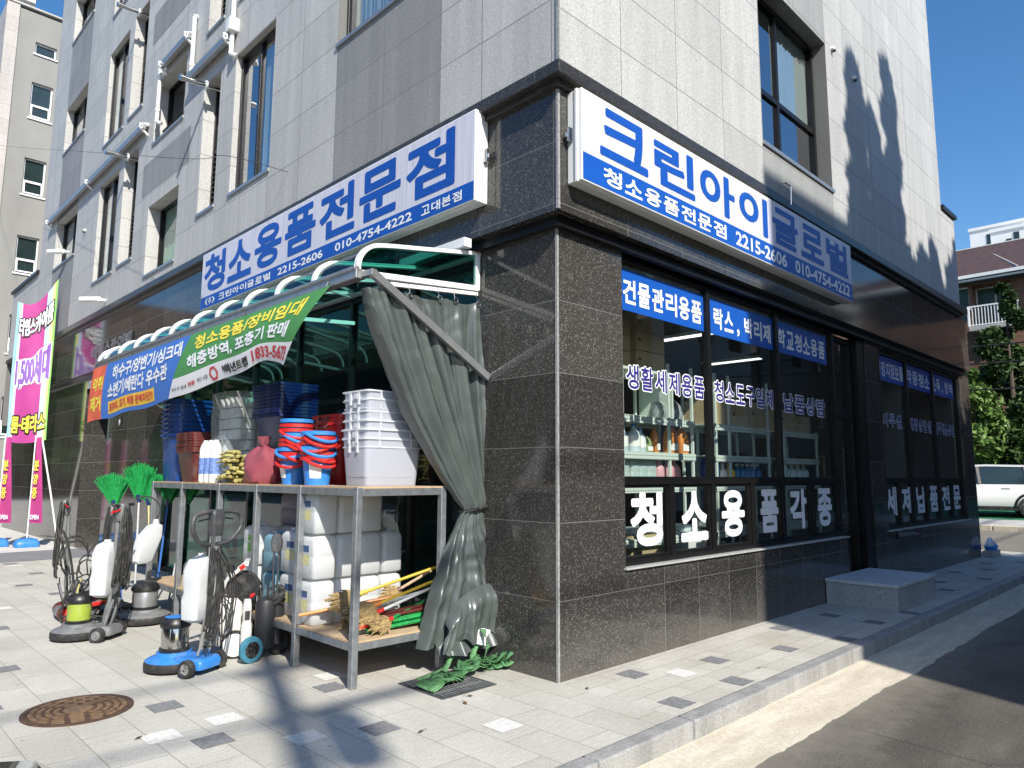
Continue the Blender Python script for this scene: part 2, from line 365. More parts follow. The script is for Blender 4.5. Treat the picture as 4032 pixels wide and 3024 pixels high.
# ---------------------------------------------------------------- ground
def paving(name, along):
    m, nt, N, L, b = nmat(name)
    t = N.new("ShaderNodeTexCoord"); sx = N.new("ShaderNodeSeparateXYZ"); L.new(t.outputs["Object"], sx.inputs[0])
    cb = N.new("ShaderNodeCombineXYZ")
    L.new(sx.outputs[1 if along == 'Y' else 0], cb.inputs[0]); L.new(math_node(nt, 'ADD', sx.outputs[0 if along == 'Y' else 1], .23 if along == 'Y' else .06), cb.inputs[1])
    br = N.new("ShaderNodeTexBrick"); L.new(cb.outputs[0], br.inputs[0])
    br.inputs["Scale"].default_value = 1; br.inputs["Brick Width"].default_value = .6 if along == 'Y' else .4; br.inputs["Row Height"].default_value = .305 if along == 'Y' else .2
    br.inputs["Mortar Size"].default_value = .0035; br.inputs["Mortar Smooth"].default_value = .2
    br.inputs["Color1"].default_value = (.50, .48, .425, 1); br.inputs["Color2"].default_value = (.575, .555, .50, 1); br.inputs["Mortar"].default_value = (.33, .31, .26, 1)
    v = coords(nt); g = noise(nt, v, 70, 3, .65); g2 = noise(nt, v, 1.3, 4); g3 = noise(nt, coords(nt, (1, 3.5, 1)), 12, 4)
    c = mixc(nt, 1.0, br.outputs[0], ramp(nt, g, .3, .72, (.78,)*3, (1.14,)*3), 'MULTIPLY')
    c = mixc(nt, 1.0, c, ramp(nt, g2, .3, .7, (.86, .85, .83), (1.06, 1.06, 1.06)), 'MULTIPLY')
    c = mixc(nt, 1.0, c, ramp(nt, g3, .35, .65, (.92,)*3, (1.04,)*3), 'MULTIPLY')
    st = noise(nt, v, .55, 3); c = mixc(nt, math_node(nt, 'MULTIPLY', ramp(nt, st, .64, .78), .35), c, (.30, .22, .12))
    gum = voro(nt, v, 3.1); c = mixc(nt, math_node(nt, 'MULTIPLY', ramp(nt, gum, .035, .055, (1, 1, 1), (0, 0, 0)), .45), c, (.16, .15, .13))
    grit = voro(nt, v, 17); c = mixc(nt, math_node(nt, 'MULTIPLY', ramp(nt, grit, .03, .07, (1, 1, 1), (0, 0, 0)), .35), c, (.22, .20, .17))
    c = mixc(nt, math_node(nt, 'MULTIPLY', ramp(nt, noise(nt, v, 2.6, 6, .65), .56, .74), .28), c, (.36, .33, .27))
    L.new(c, b.inputs["Base Color"]); b.inputs["Roughness"].default_value = .85
    bump(nt, b, math_node(nt, 'ADD', math_node(nt, 'MULTIPLY', br.outputs[1], -1.0), math_node(nt, 'MULTIPLY', g, .35)), .35, .006)
    return m
M['pave_l'] = paving('plaza pavers', 'Y'); M['pave_r'] = paving('pavement pavers', 'X')
M['pave_dark'] = mat('dark grey paver', (.20, .20, .205), .85, 0, .3, 30, .2); M['pave_white'] = mat('pale paver', (.66, .65, .61), .85, 0, .18, 30, .2)
def asphalt(name):
    m, nt, N, L, b = nmat(name); v = coords(nt)
    g = noise(nt, v, 160, 2, .7); g2 = noise(nt, v, .9, 4); w = noise(nt, coords(nt, (.5, 2.0, 1)), 1.5, 5)
    c = ramp(nt, g, .3, .75, (.045, .042, .037), (.185, .170, .148))
    c = mixc(nt, 1.0, c, ramp(nt, g2, .3, .7, (.8, .78, .75), (1.25, 1.2, 1.1)), 'MULTIPLY')
    c = mixc(nt, ramp(nt, w, .38, .66), mixc(nt, 1.0, c, (.66, .65, .65), 'MULTIPLY'), c)
    cr = nt.nodes.new('ShaderNodeTexVoronoi'); cr.feature = 'DISTANCE_TO_EDGE'; cr.inputs['Scale'].default_value = .55; L.new(mixc(nt, .12, v, noise(nt, v, 2.2, 4)), cr.inputs['Vector']); c = mixc(nt, math_node(nt, 'MULTIPLY', ramp(nt, cr.outputs[0], .003, .008, (1, 1, 1), (0, 0, 0)), .55), c, (.03, .028, .025))
    c = mixc(nt, math_node(nt, 'GREATER_THAN', noise(nt, v, 95, 1), .70), c, (.26, .25, .23))
    sy = N.new("ShaderNodeSeparateXYZ"); L.new(v, sy.inputs[0])
    ed = ramp(nt, math_node(nt, 'ADD', math_node(nt, 'ADD', sy.outputs[1], 2.2), math_node(nt, 'MULTIPLY', noise(nt, v, 5, 6, .65), .7)), .40, .95)
    c = mixc(nt, math_node(nt, 'MULTIPLY', ed, .4), c, (.36, .33, .27)); pt = ramp(nt, noise(nt, coords(nt, (.35, .9, 1)), .9, 5), .58, .66); c = mixc(nt, math_node(nt, 'MULTIPLY', pt, .4), c, (.21, .185, .15))
    L.new(c, b.inputs["Base Color"]); b.inputs["Roughness"].default_value = .8
    bump(nt, b, g, .5, .006); return m
M['asphalt'] = asphalt('asphalt')
def gutterm():
    m, nt, N, L, b = nmat('pale gutter concrete'); v = coords(nt, (1, 1, 1))
    g = noise(nt, v, 45, 4, .65); w = noise(nt, coords(nt, (.6, 3, 1)), 3, 5)
    c = ramp(nt, g, .3, .7, (.50, .46, .38), (.70, .65, .56)); c = mixc(nt, 1.0, c, ramp(nt, w, .3, .7, (.80, .76, .70), (1.08, 1.06, 1.0)), 'MULTIPLY')
    L.new(c, b.inputs["Base Color"]); b.inputs["Roughness"].default_value = .9; bump(nt, b, g, .3, .005); return m
M['gutter'] = gutterm()
M['kerb'] = granite('granite kerb', (.24, .24, .24), (.46, .45, .43), 'X', 0, 97, -50, 97, grain=80, streak=.3)
S = lambda o: tag(o, kind='structure')
mb = MB().quad((-300, -300, -.17), (300, -300, -.17), (300, 300, -.17), (-300, 300, -.17)); S(mb.build('ground', M['concrete']))
mb = MB(); xs = [-60 + i*.5 for i in range(110)] + [-5 + i*.055 for i in range(410)]
top = [(x, -1.66 + .035*mnoise.noise(Vector((x*.8, 2, 0))) + .02*mnoise.noise(Vector((x*4.3, 5, 0))) + .012*mnoise.noise(Vector((x*13, 8, 0))), -.128) for x in xs]
v = top + [(x, -60, -.128) for x in xs]; n = len(xs)
mb.add(v, [(n+i, n+i+1, i+1, i) for i in range(n-1)]); S(mb.build('road', M['asphalt']))
S(MB().quad((-60, -1.9, -.135), (17.7, -1.9, -.135), (17.7, -1.18, -.118), (-60, -1.18, -.118)).build('gutter', M['gutter']))
mb = MB(); x = -3.2
for i in range(-14, 18):
    a = -.98 + i*1.0
    mb.box(a+.004, -1.19 + random.uniform(-.004, .004), -.16, a+.996, -1.062, .004)
S(mb.build('kerb', M['kerb'], bevel=.012))
mb = MB()
mb.quad((-40, -1.062, 0), (0, -1.062, 0), (0, 60, 0), (-40, 60, 0), 0)
mb.quad((0, -1.062, 0), (14.6, -1.062, 0), (14.6, 0.4, 0), (0, .4, 0), 1)
for x, y, k in ((-2.39, 1.51, 2), (-2.2, .97, 3), (-2.61, .92, 3), (-2.41, .64, 2), (-1.98, .3, 3), (-1.33, 1.12, 2), (-1.565, .12, 2), (-.96, -.38, 3), (-1.17, 1.4, 3),
                (-1.57, 11.57, 2), (-1.51, 9.86, 2), (-1.92, 8.53, 2), (-1.75, 7.4, 2), (-1.3, 7.2, 2), (-1.55, 11.2, 3), (-2.5, 6.6, 3), (-3.0, 3.4, 2), (-3.3, 2.3, 2), (-2.75, 5.3, 2),
                (.63, -.245, 2), (.26, -.9, 2), (3.23, -.29, 2), (2.38, -.72, 2), (1.52, -.48, 2), (1.07, -.93, 2), (4.35, -.35, 2), (4.3, -.86, 2), (3.2, -.95, 2), (.95, -.5, 3), (7.1, -.3, 2), (7.5, -.75, 2), (8.3, -.45, 2), (9.2, -.85, 2), (9.8, -.3, 2), (10.6, -.6, 2), (11.6, -.35, 2), (12.4, -.8, 2), (5.2, -.95, 2)):
    h = .1; mb.quad((x-h, y-h, .003), (x+h, y-h, .003), (x+h, y+h, .003), (x-h, y+h, .003), k)
mb.quad((-40, 11.85, .004), (0, 11.85, .004), (0, 13.72, .004), (-40, 13.72, .004), 4)
mb.quad((-40, 13.72, .006), (0, 13.72, .006), (0, 60, .006), (-40, 60, .006), 5)
M['slab_grey'] = mat('grey paving band', (.21, .21, .22), .85, 0, .2, 3, .1, stretch=(1, 3, 1)); M['slab_pale'] = mat('bleached concrete slab', (.60, .58, .53), .9, 0, .12, 2, .1)
S(mb.build('pavement', [M['pave_l'], M['pave_r'], M['pave_dark'], M['pave_white'], M['slab_grey'], M['slab_pale']]))
# street rising to the right behind the shop
M['greenpaint'] = mat('green road paint', (.03, .17, .09), .8, 0, .2, 4); M['whitepaint'] = mat('white road paint', (.72, .72, .70), .7, 0, .1, 6)
zr = lambda x: -.122 + max(0, (x-14.6))*.0467
mb = MB()
def strip(x0, x1, dz, mi): mb.quad((x0, -40, zr(x0)+dz), (x1, -40, zr(x1)+dz), (x1, 60, zr(x1)+dz), (x0, 60, zr(x0)+dz), mi)
strip(14.6, 40, 0, 0); strip(19.9, 21.7, .13, 1); strip(22.5, 31, .012, 2); strip(21.7, 22.3, .02, 3)
S(mb.build('side_street', [M['asphalt'], M['concrete'], M['greenpaint'], M['whitepaint']]))
mb = MB()
for i in range(-6, 12): mb.box(19.7, i*1.2+.01, 0, 19.95, i*1.2+1.19, zr(19.9)+.14)
S(mb.build('side_street_kerb', M['gutter'], bevel=.02))
# ---------------------------------------------------------------- the corner building
B = thing('corner_building', 'corner building of pale granite over a polished dark granite shop floor', 'building')
FL = 3.11
def holed(mb, P, u0, u1, v0, v1, holes, depth, mi=0, rmi=None):
    rmi = mi if rmi is None else rmi
    us = sorted({u0, u1, *[h[0] for h in holes], *[h[1] for h in holes]}); vs = sorted({v0, v1, *[h[2] for h in holes], *[h[3] for h in holes]})
    us = [u for u in us if u0 <= u <= u1]; vs = [v for v in vs if v0 <= v <= v1]
    for a, b in zip(us, us[1:]):
        for c, d in zip(vs, vs[1:]):
            m, k = (a+b)/2, (c+d)/2
            if any(h[0] < m < h[1] and h[2] < k < h[3] for h in holes): continue
            mb.quad(P(a, c, 0), P(b, c, 0), P(b, d, 0), P(a, d, 0), mi)
    for h in holes:
        a, b, c, d = max(h[0], u0), min(h[1], u1), max(h[2], v0), min(h[3], v1); t = h[4] if len(h) > 4 else depth
        for p, q in (((a, c), (b, c)), ((b, c), (b, d)), ((b, d), (a, d)), ((a, d), (a, c))):
            mb.quad(P(*p, 0), P(*q, 0), P(*q, t), P(*p, t), rmi)
PL = lambda u, v, w: (-.24 + w, u, v)      # left face
PR = lambda u, v, w: (u, -.24 + w, v)      # right face
ZT = 17.4
W1 = [(1.30, 3.28, 6.70 + FL*k, 7.95 + FL*k, .14) for k in range(3)]
W2 = [(4.97, 6.25, 5.68 + FL*k, 7.87 + FL*k, .12) for k in range(3)]
W3 = [(6.80, 7.46, 5.68 + FL*k, 7.88 + FL*k, .22) for k in range(3)]
W4 = [(8.36, 9.87, 5.16, 6.47, .25), (8.36, 9.87, 7.70, 8.87, .25), (8.36, 9.87, 10.80, 12.0, .25), (8.36, 9.87, 13.9, 15.1, .25)]
W6 = [(10.68, 11.55, 5.70 + FL*k, 7.95 + FL*k, .22) for k in range(3)]
W7 = [(11.90, 13.28, 5.68 + FL*k, 7.87 + FL*k, .12) for k in range(3)]
W8 = [(15.08, 17.10, 6.76 + FL*k, 8.0 + FL*k, .2) for k in range(3)]
mb = MB()
holed(mb, PL, -.24, 1.30, 4.96, ZT, [], .1, 0)
holed(mb, PL, 1.30, 3.28, 4.96, ZT, W1, .14, 1, 0)
holed(mb, PL, 3.28, 15.08, 4.96, ZT, W2+W3+W4+W6+W7, .2, 0)
holed(mb, PL, 15.08, 17.10, 4.96, ZT, W8, .2, 1, 0)
holed(mb, PL, 17.10, 18.7, 4.96, ZT, [], .2, 0)
mb.quad(PL(18.7, 4.96, 0), PL(22.05, 4.96, 0), PL(22.05, 7.02, 0), PL(18.7, 7.02, 0), 0)
mb.box(-.243, 7.95, 6.75, -.2, 10.3, 7.39, 1)
mb.box(-.243, 7.95, 9.85, -.2, 10.3, 10.5, 1)
mb.build('wall', [M['gran_l'], M['gran_g']], B)
WR = [(3.38, 5.44, 5.53, 7.70, .25)]
mb = MB()
holed(mb, PR, -.24, 3.38, 4.96, ZT, [], .2, 0)
holed(mb, PR, 3.38, 5.44, 4.96, ZT, WR, .25, 1, 1)
holed(mb, PR, 5.44, 10.82, 4.96, ZT, [], .2, 0)
mb.quad(PR(10.82, 4.96, 0), PR(11.68, 4.96, 0), PR(11.68, 6.74, 0), PR(10.82, 6.74, 0), 0)
mb.quad((10.82, -.24, 6.74), (10.82, 15, 6.74), (10.82, 15, ZT), (10.82, -.24, ZT), 0)
mb.quad((11.68, -.24, 4.96), (11.68, 15, 4.96), (11.68, 15, 6.74), (11.68, -.24, 6.74), 0)
mb.build('wall', [M['gran_r'], M['gran_shade']], B)
mb = MB()
mb.quad((-.24, -.24, ZT), (10.82, -.24, ZT), (10.82, 18.7, ZT), (-.24, 18.7, ZT)); mb.quad((-.24, 18.7, 7.02), (-.24, 18.7, ZT), (10.8, 18.7, ZT), (10.8, 18.7, 7.02))
mb.quad((-.24, 18.7, 7.02), (10, 18.7, 7.02), (10, 22.05, 7.02), (-.24, 22.05, 7.02)); mb.quad((-.24, 22.05, 3), (10, 22.05, 3), (10, 22.05, 7.02), (-.24, 22.05, 7.02))
mb.quad((10.82, .0, 6.74), (11.68, 0, 6.74), (11.68, 15, 6.74), (10.82, 15, 6.74))
mb.quad((.05, 15, 0), (12.7, 15, 0), (12.7, 15, ZT), (.05, 15, ZT))
for k in range(4): mb.quad((-.1, .0, 4.9+FL*k), (10.7, 0, 4.9+FL*k), (10.7, 15, 4.9+FL*k), (-.1, 15, 4.9+FL*k))
mb.quad((2.4, .6, 4.9), (2.4, 15, 4.9), (2.4, 15, ZT), (2.4, .6, ZT))
mb.build('floor_slabs', M['room'], B)
MB().box(-.3, 18.68, 7.0, 0.3, 22.12, 7.09).build('coping', M['alu_dark'], B); MB().box(10.8, -.29, 6.74, 11.74, .3, 6.81).build('coping', M['alu_dark'], B); M['alu_glint'] = mat('pale aluminium sill', (.62, .62, .60), .3, .3, .1, 12)  # bright highlight along the shop sills put into this pale colour
mb = MB(); mb.box(-.252, -.252, 4.965, -.235, -.222, ZT-.01); mb.build('corner_strip', M['edge'], B)
# ledge and fascia
mb = MB(); mb.box(-.27, -.27, 4.85, 12.1, .1, 4.962); mb.box(-.27, .1, 4.85, .1, 22.1, 4.962)
mb.box(-.2, -.2, 4.80, 12.0, .1, 4.85); mb.box(-.2, .1, 4.80, .1, 22.0, 4.85); mb.build('ledge', M['ledge'], B, bevel=.006)
mb = MB(); mb.box(-.15, -.15, 3.75, 0.1, 20.4, 4.80); mb.build('fascia', M['fas_l'], B)
mb = MB(); mb.box(.1, -.15, 3.75, 12.45, .1, 4.80); mb.build('fascia', M['fas_r'], B)
mb = MB(); mb.box(-.155, -.155, 3.76, -.13, -.13, 4.79); mb.build('corner_strip', M['edge'], B)
mb = MB(); mb.box(-.07, -.07, 3.66, 12.4, .12, 3.75); mb.box(-.07, .12, 3.66, .12, 20.2, 3.75); mb.build('soffit_trim', M['alu_dark'], B)
# ground floor, right face
mb = MB(); PG = lambda u, v, w: (u, w, v)
mb.quad(PG(0, 0, 0), PG(.895, 0, 0), PG(.895, 3.66, 0), PG(0, 3.66, 0), 1)
holed(mb, PG, .895, 12.95, 0, 3.66, [(.8951, 7.02, .78, 3.66, .12), (5.92, 7.02, -.01, .79, .3), (7.62, 12.2, .77, 3.62, .12)], .12, 0)
mb.quad((12.95, 0, 0), (12.95, 6, 0), (12.95, 6, 3.75), (12.95, 0, 3.75))
mb.build('wall', [M['dark_r'], M['dark_p']], B)
mb = MB(); PGL = lambda u, v, w: (w, u, v)
holed(mb, PGL, 0, 22.0, 0, 3.66, [(.97, 8.9, .0, 3.66, .10), (12.25, 14.0, 0.0, 3.45, 1.1)], .12, 0)
mb.quad((1.1, 12.25, 0), (1.1, 14, 0), (1.1, 14, 3.45), (1.1, 12.25, 3.45))
mb.build('wall', M['dark_l'], B)
mb = MB(); mb.box(-.006, -.006, 0, .016, .016, 3.66); mb.build('corner_strip', M['edge'], B)
# shop room
mb = MB(); RX, RY, RZ = 9.0, 8.5, 3.64
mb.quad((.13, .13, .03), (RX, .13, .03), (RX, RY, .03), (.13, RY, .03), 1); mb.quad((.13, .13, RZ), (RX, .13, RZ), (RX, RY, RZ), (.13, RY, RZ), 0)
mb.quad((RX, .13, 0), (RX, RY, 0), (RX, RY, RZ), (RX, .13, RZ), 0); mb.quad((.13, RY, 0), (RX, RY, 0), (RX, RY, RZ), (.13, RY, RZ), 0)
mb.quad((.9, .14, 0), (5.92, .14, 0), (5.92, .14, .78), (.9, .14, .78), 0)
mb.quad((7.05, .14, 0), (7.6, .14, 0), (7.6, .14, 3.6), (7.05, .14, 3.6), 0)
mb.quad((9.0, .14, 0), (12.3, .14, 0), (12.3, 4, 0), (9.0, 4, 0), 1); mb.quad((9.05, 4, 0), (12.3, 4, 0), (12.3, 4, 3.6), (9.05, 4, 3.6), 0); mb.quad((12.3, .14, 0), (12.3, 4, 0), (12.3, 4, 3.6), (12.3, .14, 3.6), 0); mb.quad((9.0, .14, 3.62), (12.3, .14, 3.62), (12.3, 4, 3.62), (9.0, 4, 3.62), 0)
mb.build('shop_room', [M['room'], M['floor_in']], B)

def window(P, u0, u1, v0, v1, d, mull=(), trans=(), fw=.045, glassm='glass_upper', curtains=(), louver=None, white=False, sash=0):
    """a window of the building: the frame is the part, pane, curtain and louver its sub-parts"""
    mb = MB()
    def fb(a, b, c, e, t0=d-.035, t1=d+.04):
        p, q = P(a, c, t0), P(b, e, t1); mb.box(*p, *q)
    fb(u0, u0+fw, v0, v1); fb(u1-fw, u1, v0, v1); fb(u0+fw, u1-fw, v0, v0+fw); fb(u0+fw, u1-fw, v1-fw, v1)
    for m in mull: fb(m-fw*.5, m+fw*.5, v0+fw, v1-fw, d-.028, d+.035)
    for t in trans: fb(u0+fw, u1-fw, t-fw*.6, t+fw*.6, d-.022, d+.03)
    f = mb.build('window', M['alu_white'] if white else M['alu_dark'], B, bevel=.004)
    MB().quad(P(u0+fw, v0+fw, d+.01), P(u1-fw, v0+fw, d+.01), P(u1-fw, v1-fw, d+.01), P(u0+fw, v1-fw, d+.01)).build('pane', M[glassm], f)
    MB().box(*P(u0-.02, v0-.045, -.025), *P(u1+.02, v0, d-.04)).build('sill', M['alu_grey'], f)
    for a, b, c, e in curtains:
        MB().grid(max(8, int((b-a)*60)), 2, lambda s, t: P(a+(b-a)*s, c+(e-c)*t, d+.07+.012*math.sin(s*(b-a)*70)+.008*math.sin(s*(b-a)*29+1))).build('curtain', M['curtain_fabric'], f)
    if louver:
        mb = MB(); a, b = louver; k = a
        while k < b:
            p = P(u0+fw, k, d-.03); q = P(u1-fw, k+.012, d+.05); mb.box(*p, *q); k += .085
        mb.build('louver', M['alu_dark'], f)
    return f
for k in range(3):
    u0, u1, v0, v1, d = W1[k]; window(PL, u0, u1, v0, v1, d, mull=(2.29,), curtains=((2.3, u1, v0, v1),) if k else ((1.35, 3.2, v0, v1),))
    u0, u1, v0, v1, d = W2[k]; window(PL, u0, u1, v0, v1, d, mull=(5.62,), fw=.06, curtains=((u0, 5.6, v0, v1),))
    u0, u1, v0, v1, d = W3[k]; window(PL, u0, u1, v0, v1, d, trans=(v0+1.1,), louver=(v0+.06, v0+1.05))
    u0, u1, v0, v1, d = W6[k]; window(PL, u0, u1, v0, v1, d, trans=(v0+1.1,), louver=(v0+.06, v0+1.05))
    u0, u1, v0, v1, d = W7[k]; window(PL, u0, u1, v0, v1, d, mull=((u0+u1)/2,), curtains=((12.5 if k == 1 else 11.9, 13.2, v0, v1),), fw=.06)
    u0, u1, v0, v1, d = W8[k]; window(PL, u0, u1, v0, v1, d, mull=(16.1,), curtains=((15.1, 17.0, v0, v1),) if k == 0 else ())
for h in W4:
    u0, u1, v0, v1, d = h; window(PL, u0, u1, v0, v1, d, glassm='glass_green', fw=.035, curtains=((u0, u1, v0, v1),) if h[2] < 7 else ())
f = window(PR, 3.38, 5.44, 5.53, 7.70, .22, mull=(4.28,), trans=(6.42,), fw=.06, curtains=((4.33, 5.4, 6.45, 7.66), (3.4, 3.75, 5.55, 6.4)))
# ground-floor shop windows
def shopwin(u0, u1, v0, v1, vm, uppers, lowers):
    mb = MB(); y0, y1 = .045, .115; fw = .05
    def fb(a, b, c, e, p=y0, q=y1): mb.box(a, p, c, b, q, e)
    fb(u0, u0+fw, v0, v1); fb(u1-fw, u1, v0, v1); fb(u0+fw, u1-fw, v0, v0+fw); fb(u0+fw, u1-fw, v1-fw, v1); fb(u0+fw, u1-fw, vm-.04, vm+.035, y0-.012, y1)
    for u in uppers: fb(u-.035, u+.035, vm+.035, v1-fw, y0-.006, y1-.004)
    for u in lowers: fb(u-.04, u+.04, v0+fw, vm-.04, y0-.006, y1-.004)
    ed = [u0+fw] + [x for l in lowers for x in (l-.04, l+.04)] + [u1-fw]
    for a, b in zip(ed[::2], ed[1::2]):
        for p, q, r_, s_ in ((a, a+.028, v0+fw, vm-.04), (b-.028, b, v0+fw, vm-.04), (a+.028, b-.028, v0+fw, v0+fw+.03), (a+.028, b-.028, vm-.07, vm-.04)): fb(p, q, r_, s_, y0+.012, y1-.01)
    w = mb.build('window', M['alu_dark'], B, bevel=.003)
    MB().quad((u0, .085, v0), (u1, .085, v0), (u1, .085, v1), (u0, .085, v1)).build('pane', M['glass'], w)
    MB().box(u0-.03, -.03, v0-.018, u1+.03, .05, v0-.002).build('sill', M['alu_glint'], w)
    return w
w1 = shopwin(.90, 5.92, .80, 3.66, 1.56, (2.5, 4.14), (1.72, 2.5, 3.37, 4.14, 5.0))
w2 = shopwin(7.62, 12.2, .79, 3.62, 1.56, (9.05, 10.56), (8.35, 9.05, 9.8, 10.56, 11.35))
F1 = lambda u, v, l: (u, .083-l-.0005, v)
def film(w, spans, v0, v1):
    for a, b, s, ua, ub in spans:
        mb = MB(); lt = MB(); mb.quad(F1(a, v0, .001), F1(b, v0, .001), F1(b, v1, .001), F1(a, v1, .001)); chars(lt, s, F1, ua, v0+.07, ub, v1-.09, bold=.018, lift=.003)
        mb.build('window_film', M['sign_blue'], w); lt.build('lettering', M['letter_white'], w)
film(w1, ((.94, 2.465, "건물관리용품", 1.0, 2.44), (2.535, 4.10, "락스,박리제", 2.66, 4.06), (4.175, 5.74, "학교청소용품", 4.22, 5.70)), 3.15, 3.55)
film(w2, ((7.67, 9.01, "화장지점보롤", 7.7, 9.0), (9.09, 10.52, "각종청소", 9.12, 10.5), (10.6, 12.05, "소독,방역", 10.63, 12.0)), 3.15, 3.56)
def outlined(w, items, v0, v1):
    for s, u0, u1 in items:
        a = MB(); b = MB(); chars(a, s, F1, u0, v0, u1, v1, bold=.06, lift=.002, fill=.93); chars(b, s, F1, u0, v0+.012, u1, v1-.012, bold=.006, lift=.005, fill=.84)
        a.build('lettering_outline', M['letter_white'], w); b.build('lettering', M['letter_navy'], w)
outlined(w1, (("생활세제용품", 1.03, 2.45), ("청소도구일체", 2.62, 4.06), ("납품상담", 4.3, 5.62)), 2.40, 2.65)
outlined(w2, (("사무실", 7.85, 8.8), ("매장상담실", 9.15, 10.45), ("입주청소상담", 10.64, 11.95)), 2.40, 2.63)
for ch, a, b in (("청", 1.08, 1.60), ("소", 1.92, 2.43), ("용", 2.72, 3.22), ("품", 3.60, 4.06), ("각", 4.38, 4.86), ("종", 5.20, 5.66)): lt = MB(); text(lt, ch, F1, a, .95, b, 1.45, bold=.030, lift=.003); lt.build('lettering', M['letter_white'], w1)
for i, ch in enumerate("세제납품전문"): lt = MB(); text(lt, ch, F1, 7.80+i*.745, .99, 7.80+i*.745+.5, 1.45, bold=.03, lift=.003); lt.build('lettering', M['letter_white'], w2)
# door between the two windows
mb = MB(); mb.box(5.93, .10, .12, 5.99, .17, 3.6); mb.box(6.62, .10, .12, 6.70, .17, 3.6); mb.box(5.99, .10, 2.42, 6.62, .17, 2.54); mb.box(5.99, .10, 3.55, 6.62, .17, 3.6); mb.box(5.99, .1, .12, 6.62, .17, .26)
dr = mb.build('door', M['alu_dark'], B, bevel=.003)
MB().quad((5.99, .14, .26), (6.62, .14, .26), (6.62, .14, 3.55), (5.99, .14, 3.55)).build('pane', M['glass'], dr)
mb = MB(); mb.tube([(6.08, .05, .95), (6.08, .05, 2.0)], .014); mb.bar((6.08, .05, 1.0), (6.08, .12, 1.0), .015, .015); mb.bar((6.08, .05, 1.95), (6.08, .12, 1.95), .015, .015); mb.build('handle', M['black'], dr)
mb = MB(); mb.box(6.72, .02, .0, 7.0, .28, 3.66); mb.build('door_post', M['alu_dark'], B); MB().box(5.93, .06, 0.0, 6.72, .3, .12).build('threshold', M['dark_r'], B)
# shop front under the awning
mb = MB(); X0, X1 = .05, .11
ys = [.97, 2.05, 3.25, 4.5, 5.75, 7.0, 8.0, 8.9]
for y in ys: mb.box(X0, y-.03, .05, X1, y+.03, 3.6)
for z in (.05, 2.45, 3.6): mb.box(X0+.006, .97, z-.03, X1-.006, 8.9, z+.03)
fr = mb.build('shop_front', M['alu_dark'], B)
MB().quad((.09, .97, .05), (.09, 8.9, .05), (.09, 8.9, 3.6), (.09, .97, 3.6)).build('pane', M['glass_green'], fr)
# stone letters of the upper entrance
lt = MB(); PF = lambda u, v, l: (-.15-l, u, v)
for i, ch in enumerate("태림스카이빌"):
    u = 13.1 - i*.44
    for k in range(6): text(lt, ch, PF, u, 3.98, u-.38, 4.27, bold=.03, lift=.004+k*.006)
lt.build('raised_lettering', M['alu_grey'], B)
mb = MB(); mb.box(-.012, 11.3, 2.5, -.001, 11.6, 2.68); npl = mb.build('house_number_plate', M['alu_dark'], B)
lt = MB(); text(lt, "9", lambda u, v, l: (-.0125-l, u, v), 11.5, 2.53, 11.4, 2.65, bold=.05, lift=.001); lt.build('numeral', M['letter_white'], npl)

# ---------------------------------------------------------------- the two box signs
def box_sign(name, label, P, u0, u1, z0, z1, zb, big, small, mount):
    root = thing(name, label, 'shop sign', P(u0, z0, 0))
    o = Vector(P(u0, z0, 0)); Q = lambda u, v, l: tuple(Vector(P(u, v, l))-o)
    d = .155; sg = 1 if u1 > u0 else -1
    mb = MB(); mb.box(*Q(u0, z0, .0), *Q(u1, z1, d)); mb.box(*Q(u0-sg*.012, z0-.006, d*.55), *Q(u1+sg*.012, z1+.006, d*.75)); mb.build('housing', M['alu_white'], root, bevel=.006)
    mb = MB(); mb.quad(Q(u0+sg*.012, zb, d+.002), Q(u1-sg*.012, zb, d+.002), Q(u1-sg*.012, z1-.012, d+.002), Q(u0+sg*.012, z1-.012, d+.002)); mb.build('sign_face', M['sign_white'], root)
    mb = MB(); mb.quad(Q(u0+sg*.012, z0+.012, d+.002), Q(u1-sg*.012, z0+.012, d+.002), Q(u1-sg*.012, zb, d+.002), Q(u0+sg*.012, zb, d+.002)); mb.build('blue_band', M['sign_blue'], root)
    lt = MB(); FQ = lambda u, v, l: Q(u, v, d+.003+l)
    for ch, a, b in big: text(lt, ch, FQ, a, zb+.05, b, z1-.06, bold=.028)
    lt.build('lettering', M['letter_blue'], root)
    for s, a, b in small:
        lt = MB(); (chars if not s[0].isdigit() else text)(lt, s, FQ, a, z0+.05, b, zb-.04, bold=.018)
        lt.build('lettering', M['letter_white'], root)
    e = mount; mb = MB(); mb.box(*Q(e, (z0+z1)/2-.05, .03), *Q(e+.05*sg*(1 if e == u1 else -1), (z0+z1)/2+.07, .06)); mb.box(*Q(e, (z0+z1)/2-.02, .03), *Q(e+.07*sg*(1 if e == u1 else -1), (z0+z1)/2+.02, .05)); mb.build('bracket', M['chrome'], root, bevel=.003)
    return root
PLs = lambda u, v, l: (-.153-l, u, v); PRs = lambda u, v, l: (u, -.153-l, v)
step = (6.75-.98)/7
big = [(ch, 6.80-i*.845, 6.80-i*.845-.755) for i, ch in enumerate("청소용품전문점")]
box_sign('shop_sign', 'long white and blue shop sign of seven large syllables above the arched awning', PLs, 6.90, .70, 4.02, 4.88, 4.205, big,
         [("(주)", 6.72, 6.36), ("크린아이글로벌", 6.24, 4.6), ("2215-2606", 4.42, 3.32), ("010-4754-4222", 3.05, 1.62), ("고대본점", 1.48, .86)], .70)
xs_ = [(.20, .90), (1.00, 1.70), (1.80, 2.50), (2.60, 3.26), (3.38, 4.06), (4.14, 4.82), (4.92, 5.64)]
